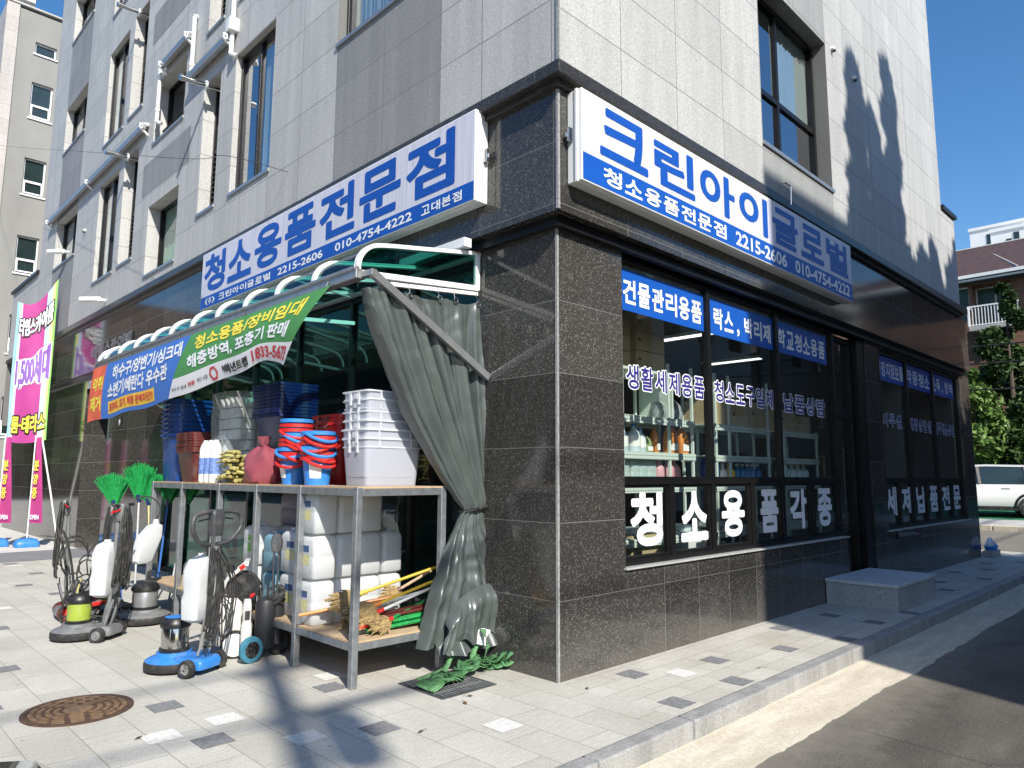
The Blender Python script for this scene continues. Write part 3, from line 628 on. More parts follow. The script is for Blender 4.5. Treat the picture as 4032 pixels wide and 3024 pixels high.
box_sign('shop_sign', 'white and blue shop sign above the shop windows, its far half in shade', PRs, -.035, 5.78, 3.99, 4.79, 4.235, [(ch, a, b) for ch, (a, b) in zip("크린아이글로벌", xs_)],
         [("청소용품전문점", .22, 2.32), ("2215-2606", 2.5, 3.72), ("010-4754-4222", 3.95, 5.66)], -.035)
# ---------------------------------------------------------------- awning
AW = thing('awning', 'green polycarbonate awning on white arched ribs over the goods rack', 'awning', (0, .97, 3.2))
def AL(x, y, z): return (x, y-.97, z-3.2)
AY = [.99, 1.68, 2.37, 3.06, 3.75, 4.45, 5.13, 5.78, 6.44, 7.12, 7.78, 8.1]
_sp = smooth_path([(-1.29, 0, 3.22), (-1.275, 0, 3.33), (-1.20, 0, 3.425), (-1.06, 0, 3.475), (-.6, 0, 3.55), (-.02, 0, 3.645)], 6)
for y in AY:
    mb = MB(); w = .028
    rings = []
    for i, p in enumerate(_sp):
        d = (_sp[min(i+1, len(_sp)-1)] - _sp[max(i-1, 0)]).normalized(); n = Vector((-d.z, 0, d.x))
        t = .028
        rings.append([AL(p.x+n.x*a, y+b, p.z+n.z*a) for a, b in ((-t*.3, -w), (t, -w), (t, w), (-t*.3, w))])
    mb.loft(rings, 0, False); mb.build('rib', M['alu_white'], AW, bevel=.004)
for y0, y1 in zip(AY, AY[1:]):
    MB().grid(1, len(_sp)-1, lambda s, t: AL(_sp[round(t*(len(_sp)-1))].x, y0+.02+(y1-y0-.04)*s, _sp[round(t*(len(_sp)-1))].z)).build('roof_panel', M['poly'], AW)
mb = MB(); mb.box(*AL(-1.335, .95, 3.155), *AL(-1.245, 8.13, 3.235)); mb.box(*AL(-1.35, .95, 3.225), *AL(-1.30, 8.13, 3.255)); mb.build('gutter', M['alu_grey'], AW, bevel=.006)
mb = MB(); mb.box(*AL(-.03, .95, 3.63), *AL(.04, 8.13, 3.68)); mb.box(*AL(-.25, .9, 3.66), *AL(-.16, 1.9, 3.745)); mb.build('wall_flashing', M['alu_white'], AW, bevel=.004)
for y in (.97, 8.1):
    mb = MB(); mb.bar(AL(-1.27, y, 3.205), AL(-.02, y, 3.315), .05, .05); mb.bar(AL(-.03, y, 3.3), AL(-.03, y, 3.64), .045, .045, up=(0, 1, 0)); mb.bar(AL(-1.0, y+.005, 3.17), AL(-.02, y+.005, 3.265), .035, .035); mb.build('end_frame', M['alu_white'], AW, bevel=.004)
    mb = MB(); ring = [AL(p.x, y+.004, p.z) for p in _sp] + [AL(-.04, y+.004, 3.32), AL(-1.26, y+.004, 3.22)]
    mb.add(ring, [tuple(range(len(ring)))]); mb.build('end_panel', M['poly'], AW)
for y in (3.06, 5.78):
    mb = MB(); mb.bar(AL(-1.27, y, 3.2), AL(-.03, y, 3.3), .04, .04); mb.build('cross_bar', M['alu_white'], AW)
mb = MB(); mb.bar(AL(-1.26, .83, 3.185), AL(-.005, .83, 2.47), .05, .065); mb.bar(AL(-1.26, .80, 3.185), AL(-1.26, .97, 3.195), .05, .05); mb.build('brace', M['alu_grey'], AW, bevel=.004)
mb = MB(); mb.bar(AL(-1.26, 8.1, 3.185), AL(-.005, 8.1, 2.47), .05, .06); mb.build('brace', M['alu_grey'], AW)
mb = MB()
for y in (2.2, 5.0, 7.2): mb.bar(AL(-1.2, y, 3.40), AL(-.03, y+.9, 3.60), .03, .012)
mb.build('wind_bracing', M['alu_white'], AW)
# ---------------------------------------------------------------- advertising banner under the gutter
bt = [(0, 8.13), (1, 1.30)]
BB = [(0, 8.18, 2.35), (.28, 6.17, 2.40), (.47, 4.85, 2.45), (.70, 3.10, 2.57), (.83, 2.45, 2.64), (.93, 2.12, 2.60), (1.0, 2.03, 2.57)]
def interp(tab, u):
    for a, b in zip(tab, tab[1:]):
        if u <= b[0]: t = (u-a[0])/(b[0]-a[0]); return [a[i]+(b[i]-a[i])*t for i in range(1, len(a))]
    a, b = tab[-2], tab[-1]; t = (u-a[0])/(b[0]-a[0]); return [a[i]+(b[i]-a[i])*t for i in range(1, len(a))]
BO = Vector((-1.36, 4.7, 3.16))
def BF(u, v, l=0.):   # u 0..1 from the far end, v 0 bottom .. 1 top
    yt = interp(bt, u)[0]; yb, zb = interp(BB, u); s = 1-v
    y = yt + (yb-yt)*s; z = 3.155 + (zb-3.155)*s + .012*math.sin(u*31)*s
    x = -1.352 - .05*math.sin(math.pi*s*.9)*(.4+u) - .012*math.sin(u*23+s*2)*s - l
    return tuple(Vector((x, y, z))-BO)
BN = thing('advertising_banner', 'blue, green and white cloth banner hanging from the awning gutter', 'banner', BO)
def patch(name, m, u0b, u0t, u1b, u1t, v0, v1, lift, nu=24):
    MB().grid(nu, 10, lambda s, t: BF((u0b+(u0t-u0b)*(v0+(v1-v0)*t)) + ((u1b+(u1t-u1b)*(v0+(v1-v0)*t)) - (u0b+(u0t-u0b)*(v0+(v1-v0)*t)))*s, v0+(v1-v0)*t, lift)).build(name, m, BN)
M['b_blue'] = mat('banner blue', (.05, .17, .55), .7, 0, .06, 4); M['b_green'] = mat('banner green', (.07, .27, .08), .7, 0, .06, 4); M['b_red'] = mat('banner red orange', (.72, .13, .06), .7, 0, .2, 3)
M['b_yel'] = mat('banner yellow', (.85, .72, .08), .7, 0, .06, 4); M['b_white'] = mat('banner white', (.80, .79, .82), .7, 0, .03, 4); M['b_text_red'] = mat('banner red ink', (.60, .05, .06), .7)
M['b_gold'] = mat('banner gold', (.82, .50, .05), .7, 0, .1, 4)
patch('cloth', M['b_red'], 0, 0, .085, .10, 0, 1, 0, 8); patch('cloth', M['b_blue'], .085, .10, .47, .56, 0, 1, 0)
patch('cloth', M['b_green'], .47, .56, 1, 1, .30, 1, 0); patch('cloth', M['b_white'], .47, .56, 1, 1, 0, .30, 0)
patch('yellow_box', M['b_gold'], .135, .135, .40, .41, .07, .29, .002, 14)
BK = dict(bold=.025, asp=.11, lift=.004)
def line(s, u0, v0, u1, v1, m_, **k):
    lt = MB(); text(lt, s, BF, u0, v0, u1, v1, **{**BK, **k}); lt.build('lettering', M[m_], BN)
for a_ in (("하수구/양변기/싱크대", .15, .66, .53, .93, 'letter_white'), ("소변기/베란다 우수관", .13, .34, .47, .62, 'letter_white'), ("해충방역, 포충기 판매", .56, .36, .94, .62, 'letter_white'), ("악취", .02, .53, .09, .80, 'b_yel'), ("제거", .015, .15, .085, .44, 'b_yel'), ("청소용품/장비임대", .585, .67, .96, .93, 'b_yel'),
           ("1833-5673", .80, .05, .975, .25, 'b_text_red'), ("전문", .557, .10, .583, .17, 'b_text_red'), ("백년트랩", .675, .05, .78, .22, 'black')): line(*a_)
line("초파리, 모기, 해충 완벽차단!!", .145, .10, .395, .26, 'b_text_red', bold=.012, lift=.006); line("하수구 냄새", .49, .09, .55, .15, 'dgrey', bold=0); line("차단 시공", .59, .10, .625, .17, 'dgrey', bold=0)
em = lambda a: BF(.645+.014*math.cos(a), .14+.13*math.sin(a), .004); em2 = lambda a: BF(.645+.009*math.cos(a), .14+.085*math.sin(a), .004)
v = [f(R(60*k)) for k in range(6) for f in (em, em2)]; MB().add(v, [(2*k, 2*k+1, (2*k+3) % 12, (2*k+2) % 12) for k in range(6)]).build('emblem', M['b_text_red'], BN)
mb = MB()
for u in (.0, .25, .5, .75, .985): p = Vector(BF(u+.005, .995)); mb.tube([p, p+Vector((.02, 0, .06))], .006, 6)
mb.build('tie_cord', M['black'], BN)
# ---------------------------------------------------------------- tarpaulin curtain
CO = Vector((-.1, .90, 1.3)); CT = thing('tarpaulin_curtain', 'grey green tarpaulin curtain tied in at its waist under the awning end', 'curtain', CO)
rowsC = [  # v, xl, xr, z_left, z_right, amp
    (0.00, -1.27, -.06, 3.07, 3.17, .070), (.10, -1.20, -.05, 2.90, 2.98, .095), (.22, -1.04, -.03, 2.55, 2.62, .105), (.36, -.80, .00, 2.10, 2.15, .10), (.48, -.52, .03, 1.70, 1.74, .075),
    (.56, -.32, .06, 1.42, 1.44, .045), (.60, -.23, .075, 1.30, 1.335, .030), (.64, -.27, .10, 1.20, 1.22, .040), (.74, -.40, .22, .92, .95, .075), (.86, -.53, .32, .62, .64, .10), (.95, -.62, .36, .36, .42, .095), (1.0, -.67, .37, .20, .30, .095)]
def ridge(x, y, z): return 1-abs(mnoise.noise(Vector((x, y, z))))*2
def pleat(p):   # sharp-crested fold, -1..1
    s = math.sin(p); return (abs(s)**.55)*(1 if s > 0 else -1)*.75 + .25*math.sin(2.7*p+1.1)
def CF(u, v):
    xl, xr, zl, zr_, amp = interp(rowsC, v)
    e = max(0, min(1, (.55-v)/.55))
    uu = u*(1-.35*e) + e*.35*u*u
    x = xl + (xr-xl)*uu; z = zl + (zr_-zl)*uu
    nf = 6.6 if v < .6 else 6.6 - 1.8*min(1, (v-.6)/.2)
    ph = 2*math.pi*nf*(u**.72) + 1.5*mnoise.noise(Vector((u*3, v*2.2, 4))) + .9*math.sin(v*4)
    a = amp*(1.0 - .80*e*min(1, max(0, u-.25)/.3))
    y = a*pleat(ph)
    cr = ridge(u*5+v*3, v*9, 1.7); low = max(0, min(1, (v-.62)/.1))
    y -= low*.030*max(0, cr-.35) + low*.018*ridge(u*11, v*19-u*6, 8.) ; y += .010*ridge(u*7+v*6, v*13, 3.)
    x += .55*a*math.cos(ph)*(1-.7*e*u)
    if v < .05: z -= (.05-v)/.05*.035*abs(math.sin(u*math.pi*4))*(u > .45)
    return tuple(Vector((x, .90 + y*.9 - .03*math.exp(-((v-.6)/.05)**2), z))-CO)
MB().grid(190, 130, CF).build('cloth', M['tarp'], CT, angle=70)
def CF2(u, v):   # the turned-up hem thrown over the front as a pleated swag
    s = math.sin(math.pi*u)**.6; ph = u*math.pi*7.0 + .9*mnoise.noise(Vector((u*3, v*1.2, 2)))
    top = .40 + .24*s + .06*u; bot = .21 + .12*u - .035*abs(math.sin(ph*.5)) - .03*v*pleat(ph)
    x = (-.60+.10*(1-v)) + (.97-.10*(1-v))*u + .02*math.cos(ph)*v; z = top + (bot-top)*v
    y = .795 - .10*(math.sin(math.pi*.5*min(1, v*3))*(1-.45*v)) - .045*pleat(ph)*(.1+v*.9) - .020*max(0, ridge(u*4, v*2.5, 5)-.2)
    return tuple(Vector((x, y, z))-CO)
MB().grid(120, 40, CF2).build('turned_up_hem', M['tarp'], CT, angle=70)
MB().grid(60, 10, lambda u, v: tuple(Vector((-.58+.93*u, .80+.05*math.sin(u*19)-.07*v+.02*math.sin(u*47), .25+.10*u-.10*v-.04*math.sin(u*3.1)))-CO)).build('hem_underside', M['tarp'], CT, angle=70)
mb = MB(); ring = [(-.075+.175*math.cos(a), .90+.075*math.sin(a), 1.315+.03*math.cos(a)) for a in [R(k*20) for k in range(19)]]
mb.tube([Vector(p)-CO for p in ring], .017, 6); mb.build('tie_band', M['black'], CT)
mb = MB()
for x, z in ((-.84, 3.10), (-.53, 3.13), (-.35, 3.145), (-.08, 3.16), (-1.02, 3.08), (-1.10, 3.075)):
    c = Vector((x, .90, z-.01))-CO; mb.tube([c+Vector((.022*math.cos(R(k*30)), -.02, .022*math.sin(R(k*30)))) for k in range(13)], .006, 5); mb.tube([c+Vector((0, 0, .02)), c+Vector((0, .02, .1))], .005, 5)
mb.build('eyelet', M['chrome'], CT)
# ---------------------------------------------------------------- goods rack
RK = thing('goods_rack', 'galvanised two-tier steel rack with plywood shelves under the awning', 'rack', (-.75, .95, 0))
def RL(x, y, z): return (x+.75, y-.95, z)
LY = [.97, 1.86, 2.70, 3.56, 4.58, 5.52]
for y in LY:
    for x in (-1.235, -.40):
        if x > -1 and y not in (.97, 2.70, 5.52): continue
        mb = MB(); t = .005; w = .055; sx = 1 if x < -1 else -1
        mb.box(*RL(x-.028, y-.028, 0), *RL(x+.028, y+.028, 1.50)); mb.build('leg', M['steel'], RK, bevel=.006)
for z in (1.46, .30):
    for x in (-1.235, -.40):
        for a, b in zip(LY, LY[1:]): MB().box(*RL(x-.024, a+.03, z-.028), *RL(x+.024, b-.03, z+.028)).build('beam', M['steel'], RK, bevel=.004)
    for y in (LY[0], LY[2], LY[-1]): MB().box(*RL(-1.205, y-.024, z-.0285), *RL(-.43, y+.024, z+.0275)).build('beam', M['steel'], RK, bevel=.004)
    MB().box(*RL(-1.255, .945, z+.03), *RL(-.38, 5.55, z+.045)).build('shelf_board', M['wood'], RK)
ST = 1.505; SB = .345   # tops of the two shelves
# ---------------------------------------------------------------- containers
def nest_bin(name, w, d, h, taper, mi, label, cat, loc, group=None, rim=.02, rz=0, handle=None, r=.05, ribs=False):
    root = thing(name, label, cat, loc, rz, group)
    mb = MB(); t = .006
    prof = [(w-taper, d-taper, 0), (w, d, h-.03), (w+rim*2, d+rim*2, h-.03), (w+rim*2, d+rim*2, h), (w-t*2, d-t*2, h), (w-taper-t*2, d-taper-t*2, .01)]
    mb.loft([rrect(a, b, min(r, a*.2), z) for a, b, z in prof], 0, True)
    mb.build('body', mi, root, angle=30)
    if handle:
        for s in (-1, 1):
            hb = MB(); k = [(s*(w*.5+rim), -d*.16, h-.02), (s*(w*.5+rim+.025), -d*.12, h-.05), (s*(w*.5+rim+.025), d*.12, h-.05), (s*(w*.5+rim), d*.16, h-.02)]
            hb.tube(k, .009, 6); hb.build('handle', handle, root)
    return root
def stack(name, n, step, first_loc, nth, **k):
    src = None
    for i in range(n):
        loc = (first_loc[0]+random.uniform(-.006, .006), first_loc[1]+random.uniform(-.006, .006), first_loc[2]+step*i)
        lab = nth(i)
        if src is None: src = nest_bin(name, loc=loc, label=lab, **k)
        else: dup(src, loc, k.get('rz', 0)+random.uniform(-.02, .02), label=lab)
def nthlab(thing_, where, n):
    def f(i):
        if i == 0: return f'{thing_}, lowest in {where}'
        if i == n-1: return f'{thing_}, topmost in {where}'
        return f'{thing_}, {ORD[i]} up in {where}'
    return f
stack('storage_bin', 8, .058, (-.98, 5.28, ST), nthlab('tall blue plastic bin', 'the far end stack', 8), w=.40, d=.56, h=.58, taper=.07, mi=M['blue'], cat='bin', handle=M['navy'], group='blue bins at the far end of the rack')
stack('plant_bucket', 7, .032, (-1.02, 4.62, ST), nthlab('brown red plastic bin', 'the stack beside the tall blue bins', 7), w=.42, d=.50, h=.37, taper=.10, mi=M['dred'], cat='bin', group='brown red bins')
stack('wash_basket', 10, .036, (-.72, 3.25, ST+.35), nthlab('navy plastic basket', 'the tall navy stack in the middle of the rack', 10), w=.42, d=.62, h=.36, taper=.16, mi=M['navy'], cat='basket', group='tall stack of navy baskets')
stack('crate', 5, .075, (-.62, 2.25, ST), nthlab('red plastic crate', 'the red stack against the glass', 5), w=.36, d=.50, h=.36, taper=.08, mi=M['red'], cat='crate', handle=M['dred'], group='red crates against the glass')
stack('crate', 8, .06, (-.66, 1.62, ST), nthlab('dark blue plastic crate', 'the stack behind the clear tubs', 8), w=.36, d=.40, h=.42, taper=.07, mi=M['navy'], cat='crate', handle=M['lblue'], group='dark blue crates behind the tubs')
# clear tubs with windowed rims
TX, TY = -.80, 1.30
def tub(loc, label):
    root = thing('storage_tub', label, 'storage tub', loc, 0, 'clear storage tubs by the curtain'); mb = MB(); w, d, h, tp = .56, .38, .40, .05; t = .005
    mb.loft([rrect(a, b, .04, z) for a, b, z in ((w-tp, d-tp, 0), (w-.004, d-.004, h-.10), (w, d, h-.02), (w-t*2, d-t*2, h-.02), (w-tp-t*2, d-tp-t*2, .01))], 0, True); mb.build('body', M['clear_tub'], root, angle=30)
    mb = MB()
    for z, a in ((h-.012, .03), (h-.080, .012)): mb.loft([rrect(w+a, d+a, .04, z-.006), rrect(w+a, d+a, .04, z+.006), rrect(w-.008, d-.008, .04, z+.006), rrect(w-.008, d-.008, .04, z-.006)], 0, True, False)
    mb.box(-w/2-.0165, -.05, h-.075, -w/2-.0145, .0, h-.03)
    for u in (-.16, .16): mb.box(u-.006, -d/2-.012, h-.080, u+.006, -d/2, h-.01)
    for u in (-.06, .06): mb.box(-w/2-.014, u-.012, h-.125, -w/2, u+.012, h-.01)
    mb.build('rim', M['clear_rim'], root); return root
tl = nthlab('clear plastic storage tub', 'the stack beside the tarpaulin curtain', 6)
t0 = tub((TX, TY, ST), tl(0))
for i in range(1, 6): dup(t0, (TX+random.uniform(-.01, .01), TY+random.uniform(-.01, .01), ST+.075*i+(.02 if i > 3 else 0)), random.uniform(-.02, .02), label=tl(i))
# small buckets with bails
def bucket(loc, label, rimc, rz=0, lab=True, bail=True):
    root = thing('bucket', label, 'bucket', loc, rz, 'small buckets in two leaning stacks'); h, r0, r1 = .25, .105, .135
    mb = MB(); mb.lathe([(r0, 0), (r1-.004, h-.02), (r1-.012, h-.02), (r0-.006, .008)], n=24); mb.build('body', M['lblue'], root)
    mb = MB(); mb.lathe([(r1-.004, h-.03), (r1+.018, h-.034), (r1+.020, h-.006), (r1+.008, h), (r1-.01, h), (r1-.012, h-.028)], n=24, caps=False); mb.build('rim', rimc, root)
    if bail:
        mb = MB(); mb.tube([(math.cos(a)*(r1+.02), -.03+math.sin(a)*-.13, h-.02-.075*math.sin(a)) for a in [R(k*15) for k in range(13)]], .015, 7); mb.build('bail_handle', rimc, root)
    if lab:
        mb = MB(); mb.grid(6, 1, lambda s, t: ((r0+.008+.022*t)*math.sin(-1.15+.85*s)*1.012, -(r0+.008+.022*t)*math.cos(-1.15+.85*s)*1.012, .06+.12*t)); mb.build('paper_label', M['paper'], root)
    return root
for sx, sy, n, nm in ((-1.08, 2.30, 9, 'the taller bucket stack'), (-1.10, 1.86, 6, 'the shorter bucket stack')):
    f = nthlab('blue bucket', nm, n)
    for i in range(n):
        rc = M['red'] if (i % 3) != 2 else M['lblue']
        bucket((sx+random.uniform(-.01, .01), sy+random.uniform(-.01, .01), ST+i*.044), f(i).replace('blue bucket', 'blue bucket with red rim' if (i % 3) != 2 else 'blue bucket with blue rim'), rc, rz=random.uniform(-.9, .6), lab=i == 0, bail=i < 7)
# bottles in shrink wrap, tissue rolls in a bag, gloves, bagged goods
def bottle(name, loc, label, r, h, body, cap, group=None, cat='bottle', wrap=None, sq=False, n=14, shoulder=.7):
    root = thing(name, label, cat, loc, random.uniform(0, 6), group)
    mb = MB(); mb.lathe([(r*.9, 0), (r, h*.03), (r, h*shoulder), (r*.8, h*(shoulder+.1)), (r*.36, h*(shoulder+.2)), (r*.34, h*.93)], n=n); mb.build('body', body, root)
    mb = MB(); mb.lathe([(r*.42, h*.90), (r*.42, h*.99), (r*.36, h)], n=10); mb.build('cap', cap, root)
    if wrap: mb = MB(); mb.lathe([(r*1.015, h*.2), (r*1.015, h*.58)], n=n, caps=False); mb.build('label_band', wrap, root)
    return root
M['lab_blue'] = mat('blue printed label', (.16, .25, .55), .5, 0, .5, 40)
k = 0
for i, y in enumerate((4.20, 4.06, 3.92)):
    for j, x in enumerate((-1.16, -1.03)):
        bottle('detergent_bottle', (x, y, ST), f'white detergent bottle with blue label, {("front" if j == 0 else "back")} row, {ORD[i]} from the brown red bins', .06, .46, M['white'], M['white'], 'shrink-wrapped detergent bottles', wrap=M['lab_blue'], shoulder=.78)
root = thing('tissue_roll_pack', 'clear bag of white tissue rolls standing behind the detergent bottles', 'tissue pack', (-.85, 4.0, ST))
for a in range(3):
    for b in range(4):
        for c in range(8):
            if a == 0 and c < 4: continue
            mb = MB(); mb.lathe([(.018, 0), (.056, 0), (.056, .105), (.018, .105)], (-.12+.13*a, -.20+.13*b, c*.118), 12); o = mb.build('tissue_roll', M['white'], root)
MB().grid(24, 14, lambda s, t: (lambda p: (p.x*1.04+.01*math.sin(t*17+s*40), p.y*1.04+.01*math.sin(s*50+t*9), t*.99))(rrect(.50, .60, .12, 0, 5)[int(s*23.99) % 24])).build('bag', M['bag'], root)
root = thing('glove_pile', 'loose pile of olive cream rubber gloves in front of the tissue bag', 'gloves', (-1.12, 3.52, ST))
for i in range(40):
    lv = i//5; x = random.uniform(-.10, .10); y = random.uniform(-.14, .12)*(1-lv*.07); z = .02+lv*.042; L_ = random.uniform(.16, .24)*(1-lv*.04); e = random.uniform(-.04, .04)
    mb = MB(); p = [(x-e, y-L_/2, z), (x, y-L_*.2, z+.01), (x+e, y+L_*.1, z+.012), (x+e*1.5, y+L_/2, z-.008)]
    P_ = smooth_path(p, 3); rs = [.020, .026, .028, .028, .027, .026, .028, .026, .022, .014]
    mb.tube(P_, rs[:len(P_)], 8); mb.v = [(a_, b_, z+(c_-z)*.72) for a_, b_, c_ in mb.v]
    for f_ in (-1, 0, 1): mb.tube([P_[-3], Vector(P_[-1])+Vector((f_*.022, .03, -.006)), Vector(P_[-1])+Vector((f_*.03, .07, -.012))], [.013, .010, .007], 6)
    mb.build('glove', M['cream'], root)
root = thing('bagged_goods', 'pink plastic bag of red goods slumped on the top shelf', 'bag', (-1.08, 2.95, ST))
mb = MB(); rgb = random.Random(3); ph = [rgb.uniform(0, 6) for _ in range(8)]
mb.loft([[Vector((math.cos(a)*rx*(1+.10*math.sin(3*a+z*22+ph[0])+.05*math.sin(7*a-z*30+ph[1])), math.sin(a)*ry*(1+.07*math.sin(5*a+z*19+ph[2])+.04*math.sin(11*a+z*40+ph[3])), z+.018*math.sin(4*a+ph[4])*(z > .02))) for a in [R(k*6) for k in range(60)]] for rx, ry, z in ((.13, .22, 0), (.15, .26, .03), (.16, .27, .09), (.155, .265, .16), (.145, .25, .22), (.12, .22, .28), (.085, .17, .325), (.05, .12, .35), (.025, .06, .37), (.045, .10, .42), (.05, .11, .45))], 0, True)
mb.build('bag', M['bag_pink'], root)
mb = MB(); mb.loft([rrect(.16, .34, .03, z) for z in (.01, .22)]); mb.build('red_boxes', M['red'], root)
# ---------------------------------------------------------------- jerrycans on the lower shelf
def jerry(loc, label, body, w=.22, d=.36, h=.385, rz=0, lab=None, cap=None, group='jerrycans on the lower shelf'):
    root = thing('jerrycan', label, 'jerrycan', loc, rz, group)
    mb = MB(); rings = []
    for a, b, z in ((.90, .94, 0), (1, 1, .015), (1, 1, h*.45), (.985, .99, h*.47), (.985, .99, h*.51), (1, 1, h*.53), (1, 1, h*.80), (.94, .93, h*.88), (.74, .80, h*.94), (.60, .70, h*.95)):
        rings.append(rrect(w*a, d*b, .04, z))
    mb.loft(rings, 0, True); mb.build('body', body, root, angle=50)
    mb = MB(); mb.tube(smooth_path([(0, -d*.26, h*.94), (0, -d*.22, h*.995), (0, 0, h), (0, d*.18, h*.995), (0, d*.24, h*.94)], 4), .016, 8); mb.build('handle', body, root)
    mb = MB(); mb.lathe([(.026, h*.93), (.026, h*1.0), (.02, h*1.01)], (0, d*.36, 0), 12); mb.build('cap', cap or M['white'], root)
    if lab:
        mb = MB(); x = -w*.5-.0015
        mb.quad((x, -.09, h*.58), (x, .05, h*.58), (x, .05, h*.72), (x, -.09, h*.72), 0); mb.quad((x, -.10, h*.30), (x, .06, h*.30), (x, .06, h*.52), (x, -.10, h*.52), 1); mb.build('paper_label', lab, root)
    return root
M['lab_navy'] = mat('navy and white label', (.05, .10, .22), .5, 0, .7, 60); M['lab_yel'] = mat('yellow printed label', (.60, .56, .28), .6, 0, .35, 70); M['lab_green'] = mat('green label', (.22, .50, .10), .5, 0, .3, 40)
tiers = ('bottom', 'middle', 'top')
src = None
for t in range(3):
    for i, x in enumerate((-1.10, -.87, -.64, -.41)):
        if t == 2 and i > 2: continue
        row = ('at the street side', 'second from the street side', 'third from the street side', 'nearest the shop glass')[i]
        jerry((x, 1.83, SB+t*.375), f'milky white jerrycan, {tiers[t]} tier of the block behind the brooms, {row}', M['hdpe'], lab=(M['lab_navy'], M['lab_yel']) if i == 0 else None)
for t in range(2): jerry((-1.02, 2.24, SB+t*.375), f'milky white jerrycan just left of the big block, {tiers[t]} tier', M['hdpe'], lab=(M['lab_navy'], M['lab_yel']))
jerry((-.72, 2.22, SB+.0), 'milky white jerrycan behind the one left of the big block', M['hdpe'])
for t in range(2):
    jerry((-1.0, 2.66+.0, SB+t*.35), f'pale blue jerrycan, {"lower" if t == 0 else "upper"} one of the front pair', M['hdpe_blue'], h=.355, d=.30)
    jerry((-.70, 2.66, SB+t*.35), f'pale blue jerrycan, {"lower" if t == 0 else "upper"} one of the pair behind', M['hdpe_blue'], h=.355, d=.30)
for t in range(2): jerry((-.98, 3.12, SB+t*.375), f'milky white jerrycan with green label, {"lower" if t == 0 else "upper"} of two', M['hdpe'], lab=(M['lab_green'], M['lab_green']))
jerry((-.70, 3.0, SB), 'milky white jerrycan with blue cap in the middle of the lower shelf', M['hdpe'], cap=M['blue']); jerry((-.70, 3.0, SB+.375), 'milky white jerrycan stacked on the blue-capped one', M['hdpe'])
for i, y in enumerate((2.62, 2.95)): jerry((-.68, y, SB+.75), f'dusky violet jerrycan under the top shelf, {"nearer the curtain" if i == 0 else "farther from the curtain"}', M['hdpe_purple'], h=.34)
# bundle of brooms lying at the near end of the lower shelf
def broom(label, p, q, hc, n, wrapm=None):
    p, q = Vector(p), Vector(q); root = thing('horsehair_broom', label, 'broom', p, 0, 'brooms lying on the lower shelf'); d = (q-p); u = d.normalized()
    mb = MB(); mb.tube([d*.22, d], .013, 8); mb.build('stick', hc, root)
    mb = MB()
    for k in range(n):
        a = random.uniform(0, 6.28); s = random.uniform(.2, 1); o = Vector((math.cos(a), math.sin(a)*.5, math.sin(a)*.7))*.105*s
        mb.tube([d*.24, d*.12+o*.6, o*1.0+u*random.uniform(-.03, .05)], [.010, .012, .006], 4, caps=False)
    mb.build('bristles', M['straw'], root)
    mb = MB(); mb.tube([d*.2, d*.28], .02, 8); mb.build('binding', wrapm or M['red'], root)
for lab, p, q, m_, n_, w_ in (
    ('brown horsehair broom with yellow stick on top of the heap', (-1.12, 1.42, SB+.22), (-.28, 1.12, SB+.47), 'yellow', 110, 'yellow'), ('brown horsehair broom with yellow stick under the topmost one', (-1.08, 1.22, SB+.15), (-.26, 1.08, SB+.38), 'yellow', 110, 'orange'),
    ('brown horsehair broom with white stick in the heap', (-1.05, 1.18, SB+.10), (-.28, 1.14, SB+.31), 'white', 90, 'red'), ('brown horsehair broom hanging over the front beam', (-.98, 1.03, SB+.07), (-.33, 1.26, SB+.16), 'green', 120, 'red'),
    ('brown horsehair broom lying at the back of the heap', (-.55, 1.50, SB+.20), (-.20, 1.35, SB+.40), 'wood', 110, 'dred'), ('brown horsehair broom with white wrapped stick in the middle', (-1.02, 1.32, SB+.14), (-.24, 1.22, SB+.27), 'white', 90, 'orange'), ('dark brown horsehair broom lowest in the heap', (-1.06, 1.30, SB+.05), (-.3, 1.38, SB+.12), 'green', 120, 'black')):
    broom(lab, p, q, M[m_], n_, M[w_])
for i, (y, z, m, s_) in enumerate(((1.03, .02, M['green'], 'green'), (1.07, .02, M['green'], 'green'), (1.11, .03, M['green'], 'green'), (1.05, .055, M['green'], 'green'), (1.09, .06, M['green'], 'green'), (1.15, .055, M['green'], 'green'), (1.20, .03, M['red'], 'red'), (1.26, .03, M['red'], 'red'), (1.23, .065, M['red'], 'red'), (1.07, .10, M['dred'], 'maroon'), (1.14, .11, M['dred'], 'maroon'))):
    root = thing('broom_stick', f'loose {s_} broom stick, {ORD[i if i < 6 else (i-6 if i < 9 else i-9)]} of the {s_} ones from the street', 'stick', (-.7, y, SB), 0, 'loose sticks on the lower shelf')
    p, q = Vector((-.40+i*.015, .10, z-.005)), Vector((.40, 0, z+.045)); MB().tube([p, q], .016, 8).build('stick', m, root); MB().tube([p-(q-p)*.03, p+(q-p)*.09], .0185, 8).build('end_cap', M['red'] if i % 2 else M['black'], root)
o = MB().tube([(-1.30, 1.70, SB+.10), (-.60, 1.32, SB+.22)], .015, 8).build('broom_stick', M['orange'], None, origin=(-1, 1.5, SB)); tag(o, 'orange stick with red tip poking out between the two front legs', 'stick')
